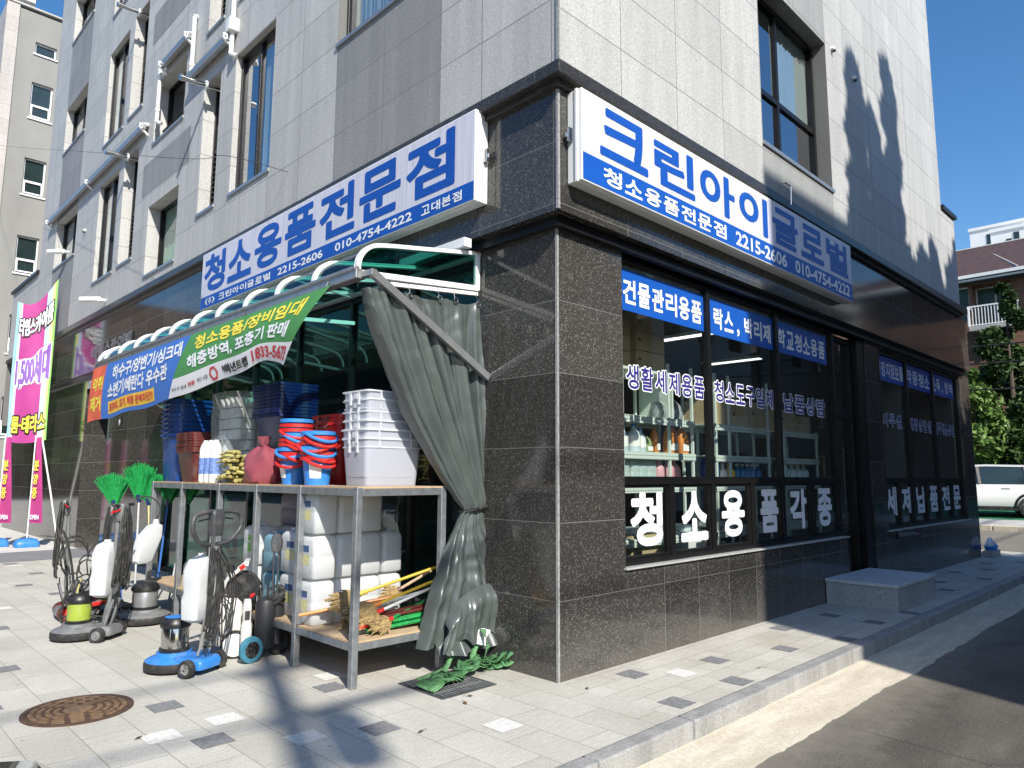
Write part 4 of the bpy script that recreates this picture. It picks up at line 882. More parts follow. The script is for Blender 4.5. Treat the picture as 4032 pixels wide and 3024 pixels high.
# odds and ends on the far half of the lower shelf
for i, (x, y, w, h, m, lab) in enumerate(((-.95, 3.85, .22, .22, M['dgrey'], 'dark grey tool case at the middle of the lower shelf'), (-.95, 4.25, .3, .16, M['black'], 'low black case on the lower shelf beside the grey one'), (-.9, 4.85, .26, .22, M['steel'], 'small metal motor on the far lower shelf'))):
    root = thing('tool_case', lab, 'tool case', (x, y, SB)); mb = MB(); mb.loft([rrect(w*a, w*1.2*a, .03, z) for a, z in ((.95, 0), (1, .02), (1, h*.8), (.9, h))]); mb.build('case', m, root); mb = MB(); mb.tube(smooth_path([(0, -w*.3, h), (0, -w*.28, h+.05), (0, w*.28, h+.05), (0, w*.3, h)], 3), .012, 6); mb.build('handle', M['black'], root)
# ---------------------------------------------------------------- floor machines (local frame: axle at origin, disc towards +Y)
def wheel(mb_parent, c, r, w, tyre, hub, axis=(1, 0, 0), k=.62):
    c = Vector(c); A = Vector(axis)
    mb = MB(); mb.lathe([(r*k, -w*.5), (r*.95, -w*.5), (r, -w*.3), (r, w*.3), (r*.95, w*.5), (r*k, w*.5)], c, 24, 0, A, False); o = mb.build('wheel', tyre, mb_parent)
    mb = MB(); mb.lathe([(.001, -w*.52), (r*.2, -w*.62), (r*.24, -w*.5), (r*(k-.02), -w*.42), (r*(k+.01), -w*.52), (r*(k+.01), w*.52), (r*(k-.02), w*.42), (r*.24, w*.5), (r*.2, w*.62), (.001, w*.52)], c, 20, 0, A); mb.build('hub', hub, o)
    return o
def cords(root, c, n, w, z0, z1, r=.006, seed=1, mat_='rubber', front=-.06):
    rg = random.Random(seed); mb = MB()
    for i in range(n):
        a = rg.uniform(-1, 1)*w; b = a + rg.uniform(-.10, .10); k = rg.uniform(.25, .9); zt = z1 - rg.uniform(0, .05); zb = z0 + rg.uniform(0, .16)
        sp = rg.uniform(.03, .10); y = front - rg.uniform(0, .04)
        pts = [(c[0]+a*.4, c[1]+y, zt), (c[0]+a, c[1]+y-.02, zt*.7+zb*.3), (c[0]+b-sp*.5, c[1]+y-.025, zb+.06), (c[0]+b, c[1]+y-.01, zb), (c[0]+b+sp*.5, c[1]+y-.025, zb+.06), (c[0]+b+sp, c[1]+y-.02, zt*.6+zb*.4), (c[0]+a*.4+.03, c[1]+y+.01, zt+.01)]
        mb.tube(smooth_path(pts, 5), r, 6)
    mb.build('cord', M[mat_], root)
def polisher(label, loc, rz, disc_r, disc_m, motor_m, cap_m, wheel_m, hub_m, tank=True, motor_r=.105, motor_h=.24, style='loop', head_m='dgrey', z_top=1.22, seed=1, rimc='rubber', cap_in=None, ncord=9, text_=None, wheel_r=.07, disc_y=.31):
    root = thing('floor_polisher', label, 'floor polisher', loc, rz, None)
    mb = MB(); mb.lathe([(disc_r*.97, .018), (disc_r, .03), (disc_r, .07), (disc_r*.97, .085)], (0, disc_y, 0), 36); mb.build('bumper_ring', M[rimc], root)
    mb = MB(); mb.lathe([(disc_r*.965, .05), (disc_r*.965, .09), (disc_r*.85, .105), (disc_r*.62, .125), (disc_r*.60, .15), (.001, .15)], (0, disc_y, 0), 36)
    ch = [rrect(.24, .30, .03, .05, 3, 0, .07), rrect(.25, .31, .03, .10, 3, 0, .07), rrect(.22, .28, .04, .13, 3, 0, .07)]; mb.loft(ch); mb.build('base', disc_m, root, angle=50)
    mb = MB(); r = motor_r
    mb.lathe([(r*1.08, .15), (r*1.08, .165), (r, .17), (r, .15+motor_h*.86), (r*.98, .15+motor_h*.88)], (0, disc_y, 0), 30)
    mo = mb.build('motor', motor_m, root)
    mb = MB(); z = .15+motor_h*.86; mb.lathe([(r*1.10, z-.015), (r*1.14, z), (r*1.12, z+.025), (r*.85, z+.06), (.001, z+.068)], (0, disc_y, 0), 30); mb.build('motor_cap', cap_m, mo); mb = MB(); mb.lathe([(r*1.1, .152), (r*1.13, .16), (r*1.1, .18)], (0, disc_y, 0), 30); mb.build('base_ring', M['black'], mo)
    if cap_in: mb = MB(); mb.lathe([(r*.84, z+.0655), (r*.5, z+.072), (.001, z+.073)], (0, disc_y, 0), 24); mb.build('cap_disc', cap_in, mo)
    if text_:
        lt = MB(); rr = r*1.012
        text(lt, text_[0], lambda u, v, l: ((rr+l)*math.sin(u), disc_y-(rr+l)*math.cos(u), v), text_[1], .24, text_[2], .29, bold=.02, asp=1/rr, lift=.001); lt.build('lettering', M['b_text_red'], mo)
    for s in (-1, 1): wheel(root, (s*.175, 0, wheel_r), wheel_r, .05, wheel_m, hub_m)
    mb = MB(); mb.tube([(-.17, 0, wheel_r), (.17, 0, wheel_r)], .012, 8); mb.bar((-.05, .02, .10), (-.05, -.06, .38), .02, .02); mb.bar((.05, .02, .10), (.05, -.06, .38), .02, .02)
    mb.tube([(0, .05, .10), (0, .01, .35), (0, -.02, z_top-.16)], .019, 12); mb.tube([(.035, .09, .12), (.03, .02, .55), (0, -.01, .75)], .010, 8); mb.build('column', M['chrome'] if style == 'loop' else M['grey'], root)
    if tank:
        mb = MB(); mb.loft([rrect(a, b, .04, zz, 4, 0, .075) for a, b, zz in ((.16, .10, .40), (.26, .16, .43), (.275, .17, .58), (.24, .16, .64), (.265, .17, .72), (.26, .17, .82), (.19, .14, .90), (.07, .07, .93), (.06, .06, .95))], 0, True); mb.build('tank', M['hdpe'], root, angle=50)
    if style == 'loop':
        mb = MB(); pts = [(-.05, -.05, z_top-.01), (-.20, -.06, z_top-.02), (-.265, -.07, z_top-.06), (-.265, -.07, z_top-.16), (-.16, -.05, z_top-.26), (-.04, -.03, z_top-.28)]
        mb.tube(smooth_path(pts, 5), .019, 10); mb.tube(smooth_path([(-p[0], p[1], p[2]) for p in pts], 5), .019, 10); mb.build('loop_handle', M[head_m], root)
        mb = MB(); mb.loft([rrect(.13*a, .07*b, .02, z_top-zz, 3, 0, -.055) for a, b, zz in ((.75, .8, .21), (.9, 1, .17), (1, 1.05, .06), (1.0, 1, .01), (.8, .7, -.008))]); mb.build('control_head', M[head_m], root, angle=50)
        mb = MB(); mb.tube([(-.19, -.05, z_top-.08), (-.06, -.05, z_top-.06)], .007, 6); mb.tube([(.19, -.05, z_top-.08), (.06, -.05, z_top-.06)], .007, 6); mb.build('trigger_lever', M['black'], root)
    else:
        mb = MB(); mb.loft([rrect(.11*a, .09*b, .02, z_top-zz, 3, 0, -.05) for a, b, zz in ((.6, .7, .17), (1, 1, .12), (1, 1.05, .03), (.85, .9, 0))]); mb.build('control_head', M['grey'] if style == 'bar' else M['dgrey'], root, angle=50)
        mb = MB(); mb.tube([(-.17, -.06, z_top-.01), (-.05, -.05, z_top-.02)], .016, 8); mb.tube([(.17, -.06, z_top-.01), (.05, -.05, z_top-.02)], .016, 8); mb.build('grip', M['black'], root)
        mb = MB(); mb.tube([(-.14, -.03, z_top-.085), (-.04, -.07, z_top-.055)], .010, 7); mb.tube([(.13, -.05, z_top-.07), (.04, -.07, z_top-.05)], .010, 7); mb.build('trigger_lever', M['red'], root)
    cords(root, (-.03 if style == 'loop' else 0, -.005, 0), ncord, .085, .22 if style == 'loop' else .45, z_top-.30 if style == 'loop' else z_top-.02, .0065, seed)
    mb = MB(); mb.tube(smooth_path([(.0, -.06, .45), (.07, -.02, .2), (.05, .12, .20), (.02, disc_y-motor_r, .22)], 5), .007, 6); mb.build('motor_lead', M['rubber'], root)
    return root
ang = lambda fx, fy: math.atan2(-fx, fy)
M['mirror'] = mat('bright chrome can', (.50, .49, .47), .12, 1, .05, 4); M['blue_paint'] = mat('blue moulded cover', (.035, .21, .62), .35, 0, .08, 6, grime=.4)
polisher('blue and chrome floor polisher with grey loop handles, nearest the street', (-1.87, 2.18, 0), ang(-.42, .9), .225, M['blue_paint'], M['mirror'], M['black'], M['rubber'], M['chrome'], seed=3, cap_in=M['blue_paint'], ncord=12, z_top=1.30)
polisher('dusty grey floor polisher with lime and black motor and white tank', (-2.06, 4.03, 0), ang(-.67, .74), .235, M['grey'], M['lime'], M['black'], M['rubber'], M['grey'], style='bar', z_top=1.30, seed=8, ncord=16)
polisher('dusty grey floor polisher with bare metal motor standing behind the lime one', (-1.86, 4.66, 0), ang(.98, -.16), .27, M['grey'], M['alu_grey'], M['black'], M['rubber'], M['grey'], style='bar', z_top=1.26, seed=5, ncord=14, tank=False, motor_r=.125, text_=("CLE", -.9, -.2))
polisher('old floor polisher with red wheels and a tall lime motor at the back', (-2.13, 5.45, 0), ang(.97, -.1), .24, M['grey'], M['lime'], M['lime'], M['dred'], M['red'], style='bar', z_top=1.30, seed=12, ncord=10, tank=False, motor_h=.46, wheel_r=.08, disc_y=.45, text_=("CLE", -.8, -.3))
root = thing('engine_pump', 'small greasy engine pump wrapped in cords behind the lime polisher', 'pump', (-2.02, 5.02, 0))
mb = MB(); mb.loft([rrect(.26*a, .20*b, .03, z) for a, b, z in ((1, 1, .10), (1, 1, .24), (.8, .8, .30))]); mb.lathe([(.09, -.12), (.10, -.10), (.10, .10), (.08, .13)], (0, 0, .36), 16, 0, (1, .2, 0)); mb.lathe([(.05, 0), (.06, .02), (.05, .14)], (.10, .02, .40), 12); mb.build('engine_block', M['grey'], root, angle=45)
mb = MB()
for s_ in (-1, 1): mb.tube(smooth_path([(-.18, s_*.13, .02), (-.2, s_*.13, .10), (-.16, s_*.13, .40), (-.24, s_*.12, .85), (-.30, s_*.10, 1.0)], 4), .013, 8); mb.tube([(-.2, s_*.13, .07), (.2, s_*.13, .07)], .013, 8)
mb.build('tube_frame', M['rubber'], root)
mb = MB(); mb.bar((-.12, -.14, .20), (.16, -.15, .22), .05, .04); mb.bar((.02, -.13, .30), (.14, -.12, .33), .06, .05); mb.build('red_cover', M['red'], root, bevel=.008)
mb = MB(); rg_ = random.Random(77)
for k in range(9):
    c = Vector((rg_.uniform(-.2, .1), rg_.uniform(-.22, -.10), rg_.uniform(.18, .75))); rr = rg_.uniform(.06, .16)
    mb.tube([c+Vector((rr*math.cos(R(q*30)), rg_.uniform(-.015, .015), rr*1.5*math.sin(R(q*30)))) for q in range(rg_.randint(9, 13))], .008, 6)
mb.build('cord_tangle', M['rubber'], root)
mb = MB(); mb.tube(smooth_path([(-.1, -.16, .5), (-.16, -.30, .30), (-.05, -.42, .06), (.08, -.50, .02), (.2, -.42, .02)], 5), .009, 6); mb.build('hose', M['cream'], root)
root = thing('white_solution_tank', 'white angular solution tank hanging by its cord beside the rack leg', 'tank', (-1.50, 4.75, .62), ang(1, .3))
mb = MB(); mb.loft([[Vector((p.x, p.y, 0)) + Vector((0, sh, z)) for p in rrect(.15*a, .24*b, .03, 0)] for a, b, z, sh in ((.8, .6, 0, -.10), (1, .85, .03, -.09), (1, 1, .28, -.01), (.9, .55, .40, .05), (.5, .25, .42, .06), (.4, .2, .47, .06))], 0, True); mb.build('body', M['hdpe'], root, angle=45)
mb = MB(); mb.tube(smooth_path([(0, .06, .46), (.01, .10, .60), (-.05, .0, .72), (-.16, -.1, .70)], 5), .008, 6); mb.build('cord', M['rubber'], root)
# pressure washers
root = thing('pressure_washer', 'white pressure washer with hose reel and red-banded handle', 'pressure washer', (-1.43, 2.62, 0), R(62))
for s in (-1, 1): wheel(root, (s*.17, -.02, .118), .118, .05, M['rubber'], M['white'], k=.82)
mb = MB(); mb.loft([rrect(.27*a, .30*b, .05, z, 4, 0, .06) for a, b, z in ((.85, .9, .10), (1, 1, .14), (1, 1, .34), (.85, .8, .46), (.7, .6, .50))], 0, True); mb.build('body', M['dirty'], root, angle=45)
mb = MB()
for s in (-1, 1): mb.bar((s*.12, .16, .40), (s*.12, .08, .66), .035, .03); mb.bar((s*.12, .08, .66), (s*.12, -.08, .80), .035, .03)
mb.bar((-.14, -.08, .80), (.14, -.08, .80), .045, .04); mb.build('handle', M['dirty'], root, bevel=.006)
mb = MB(); mb.bar((-.12, -.03, .757), (-.12, -.07, .79), .04, .035); mb.build('red_band', M['red'], root)
mb = MB(); mb.lathe([(.03, -.08), (.14, -.08), (.14, -.07), (.06, -.06), (.06, .06), (.14, .07), (.14, .08), (.03, .08)], (0, -.06, .58), 24, 0, (1, 0, 0)); rl = mb.build('hose_reel', M['black'], root)
mb = MB(); pts = [Vector((-.06+.12*(k/240), -.06+math.cos(k*.25)*(.085+.045*(k/240)), .58+math.sin(k*.25)*(.085+.035*(k/240)))) for k in range(240)]; mb.tube(pts, .009, 6); mb.build('hose', M['rubber'], rl)
mb = MB(); mb.lathe([(.03, 0), (.035, .02), (.03, .06)], (-.05, -.12, .50), 14, 0, (0, -.4, .3)); mb.build('red_knob', M['red'], root)
cords(root, (.05, -.1, 0), 4, .1, .3, .62, .008, 21)
mb = MB(); mb.tube(smooth_path([(.10, -.12, .40), (.18, -.20, .30), (.10, -.22, .16), (-.05, -.2, .2), (-.08, -.14, .34)], 5), .011, 7); mb.build('loose_hose', M['rubber'], root)
root = thing('electric_washer', 'white and black electric washer with blue-tyred wheel and coiled lead', 'pressure washer', (-1.33, 2.27, 0), R(-20))
wheel(root, (-.10, -.10, .11), .11, .045, mat('blue rubber tyre', (.05, .20, .28), .6, 0, .2, 20), M['black'], (.5, -.85, 0)); wheel(root, (.16, .12, .11), .11, .045, M['rubber'], M['dgrey'], (.5, -.85, 0))
mb = MB()
for k in range(6): a = R(60*k+10); mb.bar((-.115, -.125, .11), (-.115+.07*math.cos(a)*.85, -.125+.07*math.cos(a)*.5, .11+.07*math.sin(a)), .014, .01)
mb.build('wheel_spokes', M['dgrey'], root)
mb = MB(); mb.lathe([(.085, .10), (.09, .12), (.09, .46), (.075, .50), (.04, .52)], (.02, .03, 0), 24); mb.lathe([(.07, .12), (.07, .50), (.03, .55)], (.11, .06, 0), 20); mb.build('motor_housing', mat('ribbed black plastic', (.025, .026, .028), .5, 0, .3, 30, stretch=(1, 1, .1)), root)
mb = MB(); mb.loft([rrect(.09*a, .10*a, .025, z, 4, -.14, -.02) for a, z in ((.9, .03), (1, .06), (1, .30), (.8, .34), (.8, .47), (.6, .52))], 0, True); mb.build('white_casing', M['dirty'], root, angle=45)
mb = MB(); mb.box(-.16, -.075, .36, -.12, -.068, .43); mb.build('switch', M['black'], root)
mb = MB(); mb.tube([(.07, .04, .48), (.07, .04, 1.0)], .010, 8); mb.tube([(.11, .05, .48), (.11, .05, 1.0)], .010, 8); mb.build('telescopic_handle', M['dgrey'], root)
mb = MB(); mb.loft([rrect(.10*a, .05, .02, z, 4, .09, .045) for a, z in ((.5, .90), (.95, .94), (1.05, 1.0), (.8, 1.05), (.4, 1.07))], 0, True); mb.build('grip', M['dgrey'], root, angle=50)
mb = MB()
for k in range(12):
    rr = .065+.012*math.sin(k*2.3); zc = .55+.022*math.sin(k*1.7)-.02*k*.5+.10
    mb.tube([Vector((.10+rr*math.cos(R(a*24)+k), .02+rr*.8*math.sin(R(a*24)+k), zc-.10+.05*math.sin(R(a*24)*1+k*1.3))) for a in range(16)], .008, 6)
mb.build('coiled_lead', M['rubber'], root)
# green street brooms standing on their sticks behind the machines
def street_broom(label, base, top, seed, w=.20, hh=.42):
    rg = random.Random(seed); root = thing('street_broom', label, 'broom', base, 0, 'green street brooms'); t = Vector(top)-Vector(base)
    mb = MB(); mb.tube([(0, 0, .01), t*.98], .012, 8); mb.build('stick', mat('broom stick %d' % seed, ((.55, .45, .18), (.05, .16, .5), (.5, .5, .5))[seed % 3], .5), root)
    mb = MB(); u = t.normalized(); mb.tube([t*.97, t+u*.05], [.02, .045], 10); mb.build('ferrule', M['navy'], root)
    mb = MB(); side = Vector((.6, -.8, 0)); dep = Vector((.8, .6, 0))
    for k in range(260):
        a = rg.uniform(-1, 1); b = rg.uniform(-1, 1); l = hh*(1-.18*abs(a))*rg.uniform(.85, 1.05); e = t+u*l+side*a*w*1.0+dep*b*.08; m_ = t+u*l*.5+side*a*w*.55+dep*b*.05
        p = t+side*a*.035+dep*b*.02; n = side*.004
        mb.add([p-n, p+n, m_+n*1.4, e+n*.9, e-n*.9, m_-n*1.4], [(0, 1, 2, 5), (5, 2, 3, 4)])
    mb.build('bristles', M['green'], root)
for i, (bx, by, tx, ty, tz, lab) in enumerate(((-1.55, 5.35, -1.60, 5.75, 1.22, 'green-bristled street broom farthest left of the bunch'), (-1.35, 5.6, -1.30, 5.85, 1.28, 'tallest green-bristled street broom in the middle of the bunch'), (-1.2, 5.5, -1.20, 5.8, 1.24, 'green-bristled street broom right of the tallest one'), (-1.05, 5.8, -.95, 5.85, 1.22, 'green-bristled street broom leaning on the far rack leg'), (-.9, 5.75, -.70, 5.9, 1.2, 'green-bristled street broom tilted over the far rack beam'))):
    street_broom(lab, (bx, by, 0), (tx, ty, tz), 31+i, hh=.46 if i == 1 else .40)
# ---------------------------------------------------------------- pavement furniture: cover, grate, downpipe, straps, step
def cover():
    root = thing('manhole_cover', 'round rusty brown iron manhole cover set in the plaza pavers', 'manhole cover', (-2.84, 1.83, 0))
    m, nt, N, L, b = nmat('rusty cast iron'); v = coords(nt)
    L.new(ramp(nt, noise(nt, v, 14, 5), .3, .7, (.055, .035, .026), (.15, .088, .055)), b.inputs["Base Color"]); b.inputs["Roughness"].default_value = .65; b.inputs["Metallic"].default_value = .3
    M['rust'] = m
    mb = MB(); mb.lathe([(.335, .0), (.335, .010), (.305, .010), (.30, .004), (.001, .004)], n=48, caps=False)
    mb.build('frame', m, root)
    mb = MB(); mb.lathe([(.09, .004), (.09, .011), (.001, .0115)], n=28, caps=False)
    for rr, nn in ((.13, 7), (.18, 10), (.23, 13), (.275, 16)):
        for k in range(nn):
            a0 = 2*math.pi*(k+.12+(rr*3.3))/nn; a1 = 2*math.pi*(k+.80+(rr*3.3))/nn; n_ = 4
            v = [((rr+d)*math.cos(a0+(a1-a0)*j/n_), (rr+d)*math.sin(a0+(a1-a0)*j/n_), z) for z in (.003, .011) for d in (-.015, .015) for j in range(n_+1)]
            q = n_+1; f = []
            for j in range(n_): f += [(2*q+j, 2*q+j+1, 3*q+j+1, 3*q+j), (j, j+1, 2*q+j+1, 2*q+j), (q+j+1, q+j, 3*q+j, 3*q+j+1)]
            f += [(0, q, 3*q, 2*q), (q-1, 3*q-1, 4*q-1, 2*q-1)]; mb.add(v, f)
    mb.build('tread_pattern', mat('worn iron studs', (.24, .15, .085), .55, .3, .3, 25), root)
cover()
root = thing('drain_grate', 'square dark drain grate in the pavement below the curtain', 'drain grate', (-.64, .57, 0))
mb = MB(); h = .27; mb.box(-h, -h, -.02, h, -h+.03, .008); mb.box(-h, h-.03, -.02, h, h, .008); mb.box(-h, -h+.03, -.02, -h+.03, h-.03, .008); mb.box(h-.03, -h+.03, -.02, h, h-.03, .008); mb.build('frame', M['dgrey'], root, bevel=.003)
mb = MB()
mb.quad((-h+.03, -h+.03, .0035), (h-.03, -h+.03, .0035), (h-.03, h-.03, .0035), (-h+.03, h-.03, .0035))
mb.build('pan', M['black'], root)
mb = MB()
for i in range(15):
    x = -h+.045+i*.032; mb.box(x, -h+.03, .004, x+.017, h-.03, .0075)
for y in (-.13, 0, .13): mb.box(-h+.03, y-.012, .0042, h-.03, y+.012, .0078)
mb.build('bars', M['grey'], root)
root = thing('downpipe_elbow', 'short white plastic drain elbow sticking out low on the wall', 'pipe', (-.02, .80, .16))
mb = MB(); mb.tube(smooth_path([(.02, .02, .12), (-.03, .0, .12), (-.09, -.02, .10), (-.13, -.04, .02)], 5), .058, 18); mb.build('pipe', M['white'], root)
o = thing('cargo_strap', 'tangled green webbing strap lying over the drain grate and pipe', 'strap', (-.45, .6, .0))
def ribbon(pts, w, seed):
    rg = random.Random(seed); P_ = smooth_path(pts, 8); mb = MB(); v = []
    for i, p in enumerate(P_):
        d = (P_[min(i+1, len(P_)-1)]-P_[max(i-1, 0)]).normalized(); a = i*.16+seed; s = d.cross(Vector((math.sin(a)*.6, math.cos(a*.7)*.5, 1))).normalized()
        v += [p-s*w/2, p+s*w/2]
    mb.add(v, [(2*i, 2*i+1, 2*i+3, 2*i+2) for i in range(len(P_)-1)], 0, True); return mb
M['strap'] = mat('green webbing', (.10, .25, .10), .65, 0, .25, 60)
rg = random.Random(4)
allm = MB()
def addm(m2): allm.add(m2.v, m2.f, 0, True)
for k in range(4):
    pts = []
    for i in range(26):
        t = i/25; x = -.42+.80*t+.05*math.sin(i*2.1+k*2); y = -.05+.16*t+.10*math.sin(i*1.7+k*1.3)*(1-.3*t); z = .02+.035*abs(math.sin(i*1.3+k))+.05*(t > .55)*abs(math.sin(i*2.0+k))
        pts.append((x, y, z))
    addm(ribbon(pts, .045, k+1))
for k in range(3):
    c = (.36+.05*k, .06-.06*k, .06); addm(ribbon([(c[0]+.055*math.cos(a*.9), c[1]+.03*math.sin(a*2), .06+.05*math.sin(a)+.02*k) for a in range(0, 14)], .045, k+7))
addm(ribbon([(.30, .10, .06), (.22, .14, .10), (.30, .17, .22), (.35, .16, .30), (.30, .10, .30), (.27, .02, .20), (.2, .0, .08)], .05, 2))
addm(ribbon([(-.05, .18, .03), (.02, .20, .12), (.0, .22, .2), (.05, .24, .3)], .045, 3)); addm(ribbon([(-.30, .20, .01), (-.1, .24, .02), (.05, .20, .10), (.1, .22, .24)], .04, 5))
allm.build('webbing', M['strap'], o, solid=.003)
o = tag(MB().add([(-.004, .935, 1.35), (-.004, .985, 1.35), (-.004, .985, 1.75), (-.004, .935, 1.75)], [(0, 1, 2, 3)]).build('strap_end', M['strap'], None, origin=(0, .96, 1.55), solid=.004), 'green strap hanging flat between curtain and granite pillar', 'strap')
root = thing('granite_step', 'pale granite step block in front of the shop door', 'step', (5.88, -.43, 0))
mb = MB(); mb.box(-.755, -.42, 0, .75, .42, .275); mb.build('block', granite('step granite sides', (.30, .31, .31), (.55, .56, .55), 'X', .1, .62, -5, 97, grain=40, jw=.004), root)
mb = MB(); mb.box(-.775, -.44, .277, .77, .425, .315); mb.build('slab', granite('step granite top', (.50, .51, .52), (.72, .73, .74), 'X', 0, 97, -50, 97, grain=60, jw=.0), root, bevel=.004)
root = thing('door_stone', 'small stone block with blue and white cloth at the far shop corner', 'stone block', (13.2, -.12, 0))
MB().box(-.3, -.1, 0, .3, .1, .13).build('stone', M['concrete'], root, bevel=.02)
mb = MB(); mb.loft([[Vector((math.cos(a)*rx, math.sin(a)*rx*.5, z)) for a in [R(k*30) for k in range(12)]] for rx, z in ((.2, .13), (.24, .2), (.12, .30), (.03, .33))]); mb.build('blue_cloth', M['lblue'], root)
mb = MB(); mb.loft([[Vector((-.06+math.cos(a)*rx, math.sin(a)*rx*.5, z)) for a in [R(k*30) for k in range(12)]] for rx, z in ((.14, .13), (.17, .25), (.08, .36), (.02, .38))]); mb.build('white_cloth', M['white'], root)
root = thing('exhaust_stub', 'short dark red-tipped exhaust stub on the granite below the far window', 'vent', (8.0, 0, .70))
mb = MB(); mb.tube([(0, 0, 0), (.03, -.1, 0), (.22, -.18, -.01)], .055, 14); mb.build('pipe', M['dgrey'], root); mb = MB(); mb.tube([(.20, -.172, -.01), (.27, -.20, -.012)], .05, 14); mb.build('tip', M['dred'], root)
# ---------------------------------------------------------------- pipes, flues, cameras on the upper walls
def pipe_run(label, y0, y1, z, caps):
    root = thing('gas_pipe_cover', label, 'pipe', (-.24, (y0+y1)/2, z)); yc = (y0+y1)/2
    mb = MB(); mb.box(-.13, y0-yc, -.05, -.06, y1-yc, .06); mb.box(-.06, y0-yc, .02, 0, y1-yc, .05); mb.build('rail', M['alu_grey'], root, bevel=.006)
    mb = MB()
    for y in caps: mb.bar((.0, y-yc, .09), (-.17, y-yc, .03), .05, .05); mb.bar((0, y-yc, -.14), (-.17, y-yc, -.0), .05, .035)
    mb.build('bracket', M['alu_white'], root, bevel=.01)
pipe_run('long grey pipe rail on white brackets across the left facade', 10.15, 17.7, 8.12, (10.2, 13.9, 17.6)); pipe_run('short grey pipe rail above the deep stair window', 8.05, 9.4, 9.0, (8.1, 9.35)); pipe_run('grey pipe rail beside the tall teal window', 6.35, 8.0, 8.18, (6.4,))
for lab, y, z0, z1 in (('white riser pipe left of the stair window', 9.55, 8.0, 9.1), ('white riser pipe right of the stair window', 7.95, 8.2, 9.3), ('white riser pipe with valve beside the tall teal window', 6.32, 7.9, 9.0)):
    root = thing('riser_pipe', lab, 'pipe', (-.30, y, z0)); mb = MB(); h = z1-z0
    mb.tube(smooth_path([(.05, 0, h+.02), (-.01, 0, h), (0, 0, h-.1), (0, 0, .1), (-.01, -.02, 0), (.05, -.10, -.05)], 4), .035, 12); mb.build('pipe', M['white'], root)
    if 'valve' in lab: mb = MB(); mb.loft([rrect(.16, .2, .03, z) for z in (.35, .55)]); mb.build('valve_box', M['white'], root)
    else: mb = MB(); mb.lathe([(.045, .2), (.045, .26)], n=12); mb.build('clamp', M['white'], root)
for lab, y, z in (('steel flue with white collar by the near narrow window', 7.2, 7.75), ('steel flue by the far narrow window under the pipe rail', 11.1, 7.82), ('steel flue by the far narrow window one floor up', 11.1, 10.93)):
    root = thing('boiler_flue', lab, 'flue', (-.1, y, z)); mb = MB(); mb.tube([(.1, 0, .02), (-.55, 0, -.02)], .042, 16); mb.tube([(-.55, 0, -.02), (-.62, 0, -.025)], .05, 16); mb.build('tube', M['chrome'], root); mb = MB(); mb.lathe([(.044, -.012), (.075, -.012), (.075, .012), (.044, .012)], (-.22, 0, 0), 18, 0, (1, 0, .06)); mb.build('collar', M['white'], root)
for lab, loc in (('white bullet camera under the left facade ledge', (-.24, 12.2, 5.12)), ('white bullet camera below the leftmost window', (-.24, 15.6, 6.9))):
    root = thing('security_camera', lab, 'camera', loc); mb = MB(); mb.tube([(-.10, .0, 0), (-.34, .42, .03)], .06, 12); mb.build('body', M['white'], root); mb = MB(); mb.tube([(0, -.1, -.02), (-.08, -.06, -.02), (-.12, .02, -.03)], .03, 10); mb.build('bracket', M['white'], root)
for lab, loc in (('small dome lamp left of its twin on the sunlit face', (5.67, -.24, 7.72)), ('small dome lamp right of its twin on the sunlit face', (6.47, -.24, 7.60)), ('small round vent left of the far tall window', (-.24, 14.2, 7.1))):
    root = thing('wall_vent', lab, 'vent', loc); f = -1; ax = (0, -1, 0) if loc[1] < 0 else (-1, 0, 0); mb = MB(); mb.lathe([(.036, 0), (.036, .02), (.03, .04), (.001, .06)], (0, 0, 0), 14, 0, ax); mb.build('dome', M['white'], root); mb = MB(); mb.lathe([(.018, .02), (.018, .06)], (0, 0, -.045), 10, 0, ax); mb.build('nozzle', M['black'], root)
root = thing('wall_bracket', 'small bent metal bracket on the stone under the upper window', 'bracket', (3.86, -.24, 5.12)); mb = MB(); mb.tube([(-.08, 0, 0), (-.08, -.06, 0), (.09, -.06, .0), (.07, -.06, -.24)], .009, 6); mb.build('rod', M['chrome'], root)
# ---------------------------------------------------------------- goods seen through the shop windows
def angle_rack(label, x0, x1, y0, d, zs, top, posts):
    root = thing('angle_rack', label, 'rack', (x0, y0, 0)); W = x1-x0
    for px in posts:
        for y in (0, d): MB().box(px-x0-.018, y-.003, .03, px-x0+.018, y+.02, top).build('post', M['rackwhite'], root)
    for z in zs:
        mb = MB(); mb.box(0, -.008, z-.075, W, -.004, z); mb.box(0, d+.02, z-.075, W, d+.024, z); mb.build('beam', M['rackperf'], root)
        MB().box(0, 0, z-.008, W, d, z+.004).build('shelf', M['rackwhite'], root)
    return root
M['rackwhite'] = mat('pale green angle steel', (.58, .66, .60), .5, 0, .05, 8)
m, nt, N, L, b = nmat('punched angle steel'); v = coords(nt); sx = N.new("ShaderNodeSeparateXYZ"); L.new(v, sx.inputs[0])
hx = math_node(nt, 'LESS_THAN', math_node(nt, 'FRACT', math_node(nt, 'MULTIPLY', sx.outputs[0], 22)), .45); hz = math_node(nt, 'LESS_THAN', math_node(nt, 'FRACT', math_node(nt, 'ADD', math_node(nt, 'MULTIPLY', sx.outputs[2], 27), .1)), .28)
L.new(mixc(nt, math_node(nt, 'MULTIPLY', hx, hz), (.58, .66, .60), (.03, .03, .03)), b.inputs["Base Color"]); M['rackperf'] = m
Z2, Z1, Z0 = 2.23, 1.85, 1.50
RK_ = ((1.58, 3.0, (1.62, 2.48, 2.96), 'first'), (3.45, 4.9, (3.49, 3.82, 4.86), 'second'), (5.3, 6.46, (5.34, 6.42), 'third'))
